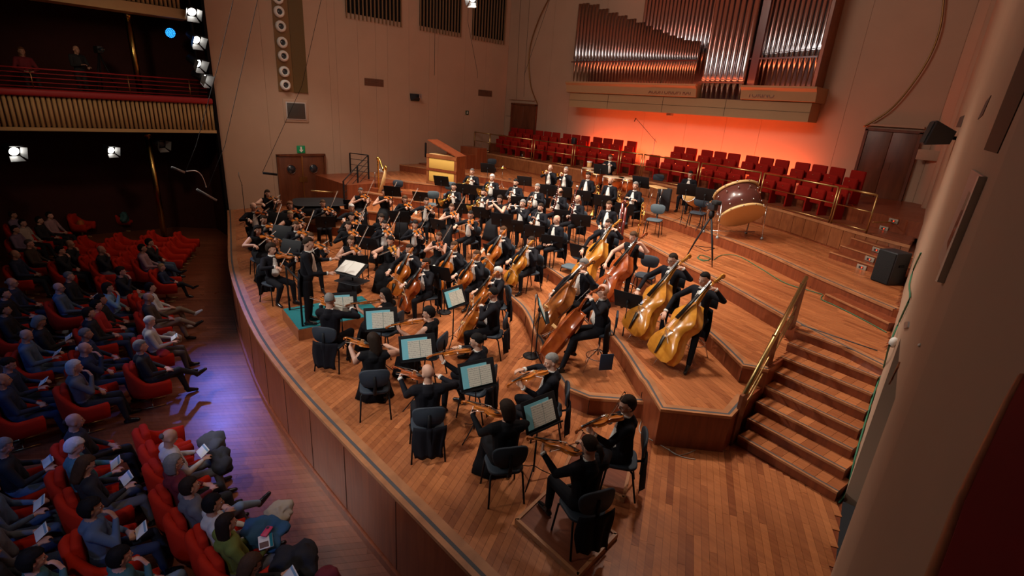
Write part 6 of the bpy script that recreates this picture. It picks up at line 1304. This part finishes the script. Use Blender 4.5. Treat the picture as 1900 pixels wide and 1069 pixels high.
# ============================================================ AUDIENCE
def tub():
    t=[]; m=MB(); rs=[]; n=26
    # wrap-around shell: thick curved wall, higher at the back
    for k in range(n+1):
        a=R_(-205+230*k/n) if False else R_(180+180*0+(-25)+230*k/n)
        c,s=math.cos(a),math.sin(a); f=max(0,-s); hgt=.60+.34*f**1.3; x=c*.30; y=s*.30+.02
        if s>-.1: y+=(s+.1)*.35
        th=.055; ox,oy=c,s
        rs.append([V((x-ox*th,y-oy*th,.34)),V((x+ox*th*.4,y+oy*th*.4,.30)),V((x+ox*th*.9,y+oy*th*.9,.42)),V((x+ox*th*1.3,y+oy*th*1.3,hgt-.05)),V((x+ox*th*.6,y+oy*th*.6,hgt)),V((x-ox*th*.4,y-oy*th*.4,hgt-.02)),V((x-ox*th*.8,y-oy*th*.8,hgt-.10))])
    t.append(('shell',m.rings(rs).mesh('shell',[M['redseat']]),None))
    t.append(('seat_cushion',MB().bev((0,.06,.40),(.46,.48,.13),.12,n=5).mesh('seat_cushion',[M['redseat']]),None))
    t.append(('back_cushion',MB().bev((0,-.19,.68),(.36,.11,.50),.05,n=4).mesh('back_cushion',[M['redseat']]),None))
    t.append(('pedestal',MB().tube([(0,0,.32),(0,0,.06)],.03,8).mesh('pedestal',[M['brass']]),None)); 
    for s in(-1,1): t.append(('foot_bar',MB().tube([(s*.16,-.2,.02),(s*.16,.22,.02)],.014,6).tube([(s*.16,0,.03),(0,0,.10)],.012,6).mesh('foot_bar',[M['brass']]),None))
    return t
TUB=tub()
CO={k:mat('cloth_'+k,c,.85,noise_s=12,noise_a=.12,bump=.15) for k,c in dict(black=(.015,.015,.018),navy=(.018,.03,.07),blue=(.09,.14,.22),lblue=(.22,.36,.46),grey=(.13,.13,.14),beige=(.48,.43,.37),cream=(.62,.58,.50),brown=(.07,.045,.03),khaki=(.28,.22,.16),red=(.42,.02,.02),wine=(.16,.012,.02),olive=(.16,.19,.03),pink=(.36,.22,.24),white=(.62,.62,.62),denim=(.08,.12,.18),ldenim=(.17,.24,.30),teal=(.05,.14,.15),lilac=(.22,.17,.26)).items()}
y0f=lambda x:.90+(.019*(x+8)**2 if x<-8 else .004*(x+8)**2)
def yawf(x): d=.038*(x+8) if x<-8 else .008*(x+8); return math.atan2(d,1)
AUD=[ # px,py,pose,label,hair,haircolor,top,legs,glasses
(465,1049,'reading','audience member with brown hair and glasses at the bottom edge','bob','brown','black','black',1),(420,972,'listen','audience member with dark hair and olive green sweater','long','dark','olive','grey',0),(395,935,'listen','audience member in cream sweater with dark hair hugging her knees','full','black','cream','khaki',0),(352,903,'crossleg','audience member in grey sweater and light jeans','full','dark','grey','ldenim',0),(323,860,'listen','audience member with grey hair and wine red top','bob','grey','wine','black',1),(314,812,'reading','balding audience member in cream cardigan with dark coat','fringe','salt','cream','grey',0),
(261,643,'crossleg','white-haired audience member in black suit, legs crossed, in the aisle seat','full','grey','black','black',0),(277,597,'reading','white-haired audience member in beige top with checked coat','short','white','beige','brown',0),(275,553,'crossleg','bald audience member in brown blazer and khaki trousers','fringe','dark','brown','khaki',1),(279,534,'crossleg','dark-haired audience member in white sweater and white shoes','full','black','white','khaki',0),(300,496,'crossleg','blond child in dark clothes stretching one leg','bob','blond','navy','black',0),(264,461,'crossleg','dark-haired audience member in pink sweater','full','black','pink','navy',0),(277,450,'chin','dark-haired audience member in black at the end of the front row','full','black','black','denim',0),
(222,1034,'chin','dark-haired audience member near the bottom edge with light jeans','full','black','teal','ldenim',0),(169,943,'chin','audience member in striped shirt with dark curly hair','curly','black','blue','navy',0),(158,863,'reading','audience member with long brown hair and glasses holding a programme','long','brown','black','grey',1),(138,829,'reading','white-haired audience member reading a programme','full','white','teal','black',0),(138,782,'listen','balding audience member stretching an arm','fringe','dark','black','black',0),
(138,681,'chin','audience member with white bob in grey top','bob','white','grey','black',0),(157,647,'chin','bald audience member with white fringe hands at his chin','fringe','white','navy','navy',0),(159,620,'listen','grey-haired audience member in navy beside the bald man','short','grey','navy','navy',0),(165,581,'listen','audience member with swept dark hair in black','full','dark','black','navy',0),(179,567,'listen','black-haired audience member in bright red shirt','full','black','red','denim',1),(187,556,'listen','black-haired audience member half hidden behind the red shirt','long','black','black','black',0),(200,534,'chin','audience member in pale blue top with brown bob','bob','dark','lblue','navy',0),(224,504,'chin','curly-haired audience member hand at mouth','curly','dark','black','khaki',0),
(188,464,'chin','bald audience member with hand over his face','bald','dark','black','grey',0),(128,513,'listen','white-haired audience member in dark jacket','short','grey','black','black',0),(109,534,'listen','bald audience member with glasses in grey blue pullover','fringe','dark','blue','black',1),(73,597,'reading','audience member with grey bob and glasses reading','bob','grey','black','black',1),(48,623,'reading','balding audience member in pale blue pullover','fringe','dark','blue','denim',0),(15,676,'reading','dark-haired audience member in navy holding papers','short','dark','navy','navy',0),(4,706,'listen','audience member in white collar at the left edge','fringe','dark','navy','navy',0),
(22,525,'listen','bald audience member with glasses in a navy suit','fringe','grey','navy','navy',1),(8,545,'listen','dark-haired audience member in black at the far left','full','black','black','black',0),(130,453,'chin','bald audience member with glasses in black, hand at chin','bald','dark','black','black',1),(112,465,'chin','audience member in black clothes hunched forward','full','black','black','black',0),(54,452,'listen','audience member in dark jacket and white collar, far left','short','salt','brown','black',0),(28,472,'listen','balding audience member in dark blue, far left','fringe','dark','navy','black',0),(28,426,'listen','black-haired audience member in lilac top','full','black','lilac','black',0),(42,414,'listen','black-haired audience member in beige jumper','full','black','beige','black',0),(24,399,'listen','audience member in lilac top in the last visible row','full','dark','lilac','black',0),(73,409,'listen','audience member in black beside the empty far seats','full','black','black','black',0),(92,400,'listen','dark-haired audience member in dusky pink far left','full','black','pink','black',0),
(8,575,'listen','audience member in black at the left edge holding a paper','full','dark','black','black',0),(5,829,'reading','audience member with pale face at the left edge in blue jeans','short','grey','black','blue',0),(-22,905,'reading','audience member in denim blue leaning in from the left edge','full','dark','blue','denim',0),(-25,965,'reading','audience member in dark grey at the left edge with a white paper','full','dark','grey','navy',0),(-28,1030,'listen','audience member in black at the lower left corner','full','dark','black','navy',0),(60,1040,'chin','audience member in dark green coat at the bottom left','curly','black','teal','ldenim',0),
]
occ=[]
for i,(px,py,pose,lb,hs,hc,tc,lc,gl) in enumerate(AUD):
    hd=POSE[pose]['J']['head']; sc=.8 if 'child' in lb else 1.0; w=at(px,py,ZA+hd[2]*sc); yaw=yawf(w.x)+R_(RNG.uniform(-6,6)) if w.x>-24 else yawf(-20)
    o_=Matrix.Rotation(yaw,3,'Z')@V((hd[0],hd[1],0))*sc; rt=V((w.x-o_.x,w.y-o_.y,ZA)); occ.append(rt)
    person(TM(rt,yaw,sc),pose,lb,hs,hc,gl,0,0,0,[0,2,1][i%3],(CO[tc],CO[lc],CO['white'] if 'white shoes' in lb else shoe,CO[tc]),'audience members in the stalls')
    spawn(TUB,'tub_armchair',TM((rt.x,rt.y,ZA),yaw),'red armchair under the '+lb.replace('audience member','listener'),'armchair','red tub armchairs of the stalls')
    if pose=='reading' or i in(7,14,27): 
        spawn([('cover',MB().bev((0,0,0),(.21,.15,.008),.004).mesh('cover',[M['paper']]),None),('title_band',MB().box((.0,.05,.005),(.20,.025,.003)).mesh('title_band',[CO['lblue']]),None)],'programme',TM(rt,yaw,1)@Matrix.Translation((0,.40,.82 if pose=='reading' else .70))@Matrix.Rotation(R_(35),4,'X'),'programme held by the '+lb.replace('audience member','listener'),'booklet','programme booklets')
# empty seats
k=0
for x,row in [(x,0) for x in (-7.95,-8.45)]+[(-14.75,0)]+[(-17.6-.62*i,0) for i in range(6)]+[(-18.2-.62*i,1) for i in range(6)]+[(-16.6,1)]+[(-18.9-.62*i,2) for i in range(5)]+[(-19.6-.62*i,3) for i in range(4)]:
    y=y0f(x)-row*.98-.03
    if any((V((x,y,ZA))-o_).length<.45 for o_ in occ): continue
    px=projx(x,y,ZA+.9); occ.append(V((x,y,ZA)))
    spawn(TUB,'tub_armchair',TM((x,y,ZA),yawf(x)),'empty red armchair, %s in the %s row from the aisle'%(ORD[k] ,'first second third fourth'.split()[row]),'armchair','red tub armchairs of the stalls'); k+=1
# coats and bags on laps
def lump(px,py,z,rx,ry,rz,mt,lb,nm='coat'):
    c=at(px,py,z); m=MB(); m.ell(c,(rx,ry,rz),28,18); 
    for i,p in enumerate(m.v):
        q=V(p); n=noise.noise(q*6)*.55+noise.noise(q*15)*.22; d=(q-c); m.v[i]=tuple(c+V((0,-.10,0))+d*(1.05+n))
    tag(obj(nm,m.mesh(nm,[mt])),lb,nm.replace('_',' '),None)
lump(505,985,ZA+.62,.26,.24,.14,CO['navy'] if 0 else mat('blue_coat',(.02,.09,.19),.8),'blue quilted coat on the lap of the olive-sweatered listener')
lump(565,1035,ZA+.55,.24,.26,.16,CO['black'],'black puffer coat on a lap at the bottom edge'); lump(410,815,ZA+.60,.22,.17,.12,mat('grey_coat',(.06,.065,.075),.9),'dark grey coat on the lap of the balding listener')
lump(425,850,ZA+.58,.24,.15,.13,CO['black'],'black coat with buckles on the lap of the wine-red listener'); lump(560,930 if 0 else 935,ZA+.5,.1,.1,.05,CO['khaki'],'x') if 0 else None
lump(530,925 if 0 else 945,ZA+.52,.22,.18,.10,CO['khaki'],'brown grey coat on the knees of the cream-sweatered listener'); lump(330,625,ZA+.60,.18,.15,.13,CO['khaki'],'checked grey coat on the lap of the beige listener')
lump(625,1068,ZA+.5,.12,.12,.14,CO['wine'],'dark red bag corner at the bottom edge','bag'); lump(312,655,ZA+.58,.12,.12,.09,CO['red'],'red scarf between the two white-haired listeners','scarf'); lump(133,404,ZA+.6,.26,.2,.18,CO['grey'],'grey bag lying on a far red seat','bag'); lump(155,415,ZA+.6,.12,.12,.16,mat('orange',(.5,.12,.02),.8),'orange bag lying on a far red seat','bag'); lump(236,403,ZA+.65,.2,.15,.2,CO['teal'],'dark green coat left on a far seat')
for px,py in ((133,404),(155,415),(236,403)):
    c=at(px,py,ZA+.55); spawn(TUB,'tub_armchair',TM((c.x,c.y-.1,ZA),yawf(c.x)),'red armchair holding the %s'%{133:'grey bag in the far rows',155:'orange bag in the far rows',236:'dark green coat in the far rows'}[px],'armchair','red tub armchairs of the stalls')
spawn([('case',MB().bev((0,0,0),(.08,.16,.012),.012).mesh('case',[mat('pink_case',(.65,.03,.10),.4)]),None),('camera_bump',MB().bev((-.015,.05,.008),(.03,.035,.006),.005).mesh('camera_bump',[M['black2']]),None)],'smartphone',TM(at(495,986,ZA+.79),R_(40)),'pink smartphone lying on the blue quilted coat','phone')
spawn([('cover',MB().bev((0,0,0),(.22,.16,.01),.004).mesh('cover',[M['paper']]),None),('cover_photo',MB().box((.05,-.02,.007),(.09,.10,.003)).mesh('cover_photo',[M['maroon']]),None),('cover_band',MB().box((0,.06,.007),(.22,.035,.003)).mesh('cover_band',[M['teal']]),None)],'programme',TM(at(493,1005,ZA+.76),R_(-15)),'concert programme with teal band beside the pink phone','booklet')
# balcony people
p=atX(140,92,-23.4); person(TM((p.x,p.y,p.z-1.62),R_(-60)),'stand_operator','bald operator in black standing on the left balcony','bald','dark',cols=(CO['black'],CO['black'],shoe,CO['black']),skin=1)
p=atX(182,92,-23.0); spawn([('camera_body',MB().bev((0,0,0),(.16,.4,.22),.03).mesh('camera_body',[M['black2']]),None),('lens',MB().tube([(0,.2,0),(0,.36,0)],.07,12).mesh('lens',[M['glass']]),None),('tripod_leg',MB().tube([(0,0,-.1),(.3,.2,-1.3)],.025,6).tube([(0,0,-.1),(-.3,.2,-1.3)],.025,6).tube([(0,0,-.1),(0,-.3,-1.3)],.025,6).mesh('tripod_leg',[M['black']]),None)],'video_camera',TM(p,R_(-80)),'video camera on a tripod on the left balcony','camera')
p=atX(40,95,-23.6); person(TM((p.x,p.y,p.z-1.25),R_(-80)),'listen','dim seated person with red-lit face on the left balcony','long','auburn',cols=(CO['wine'],CO['black'],shoe,CO['wine']),skin=1)
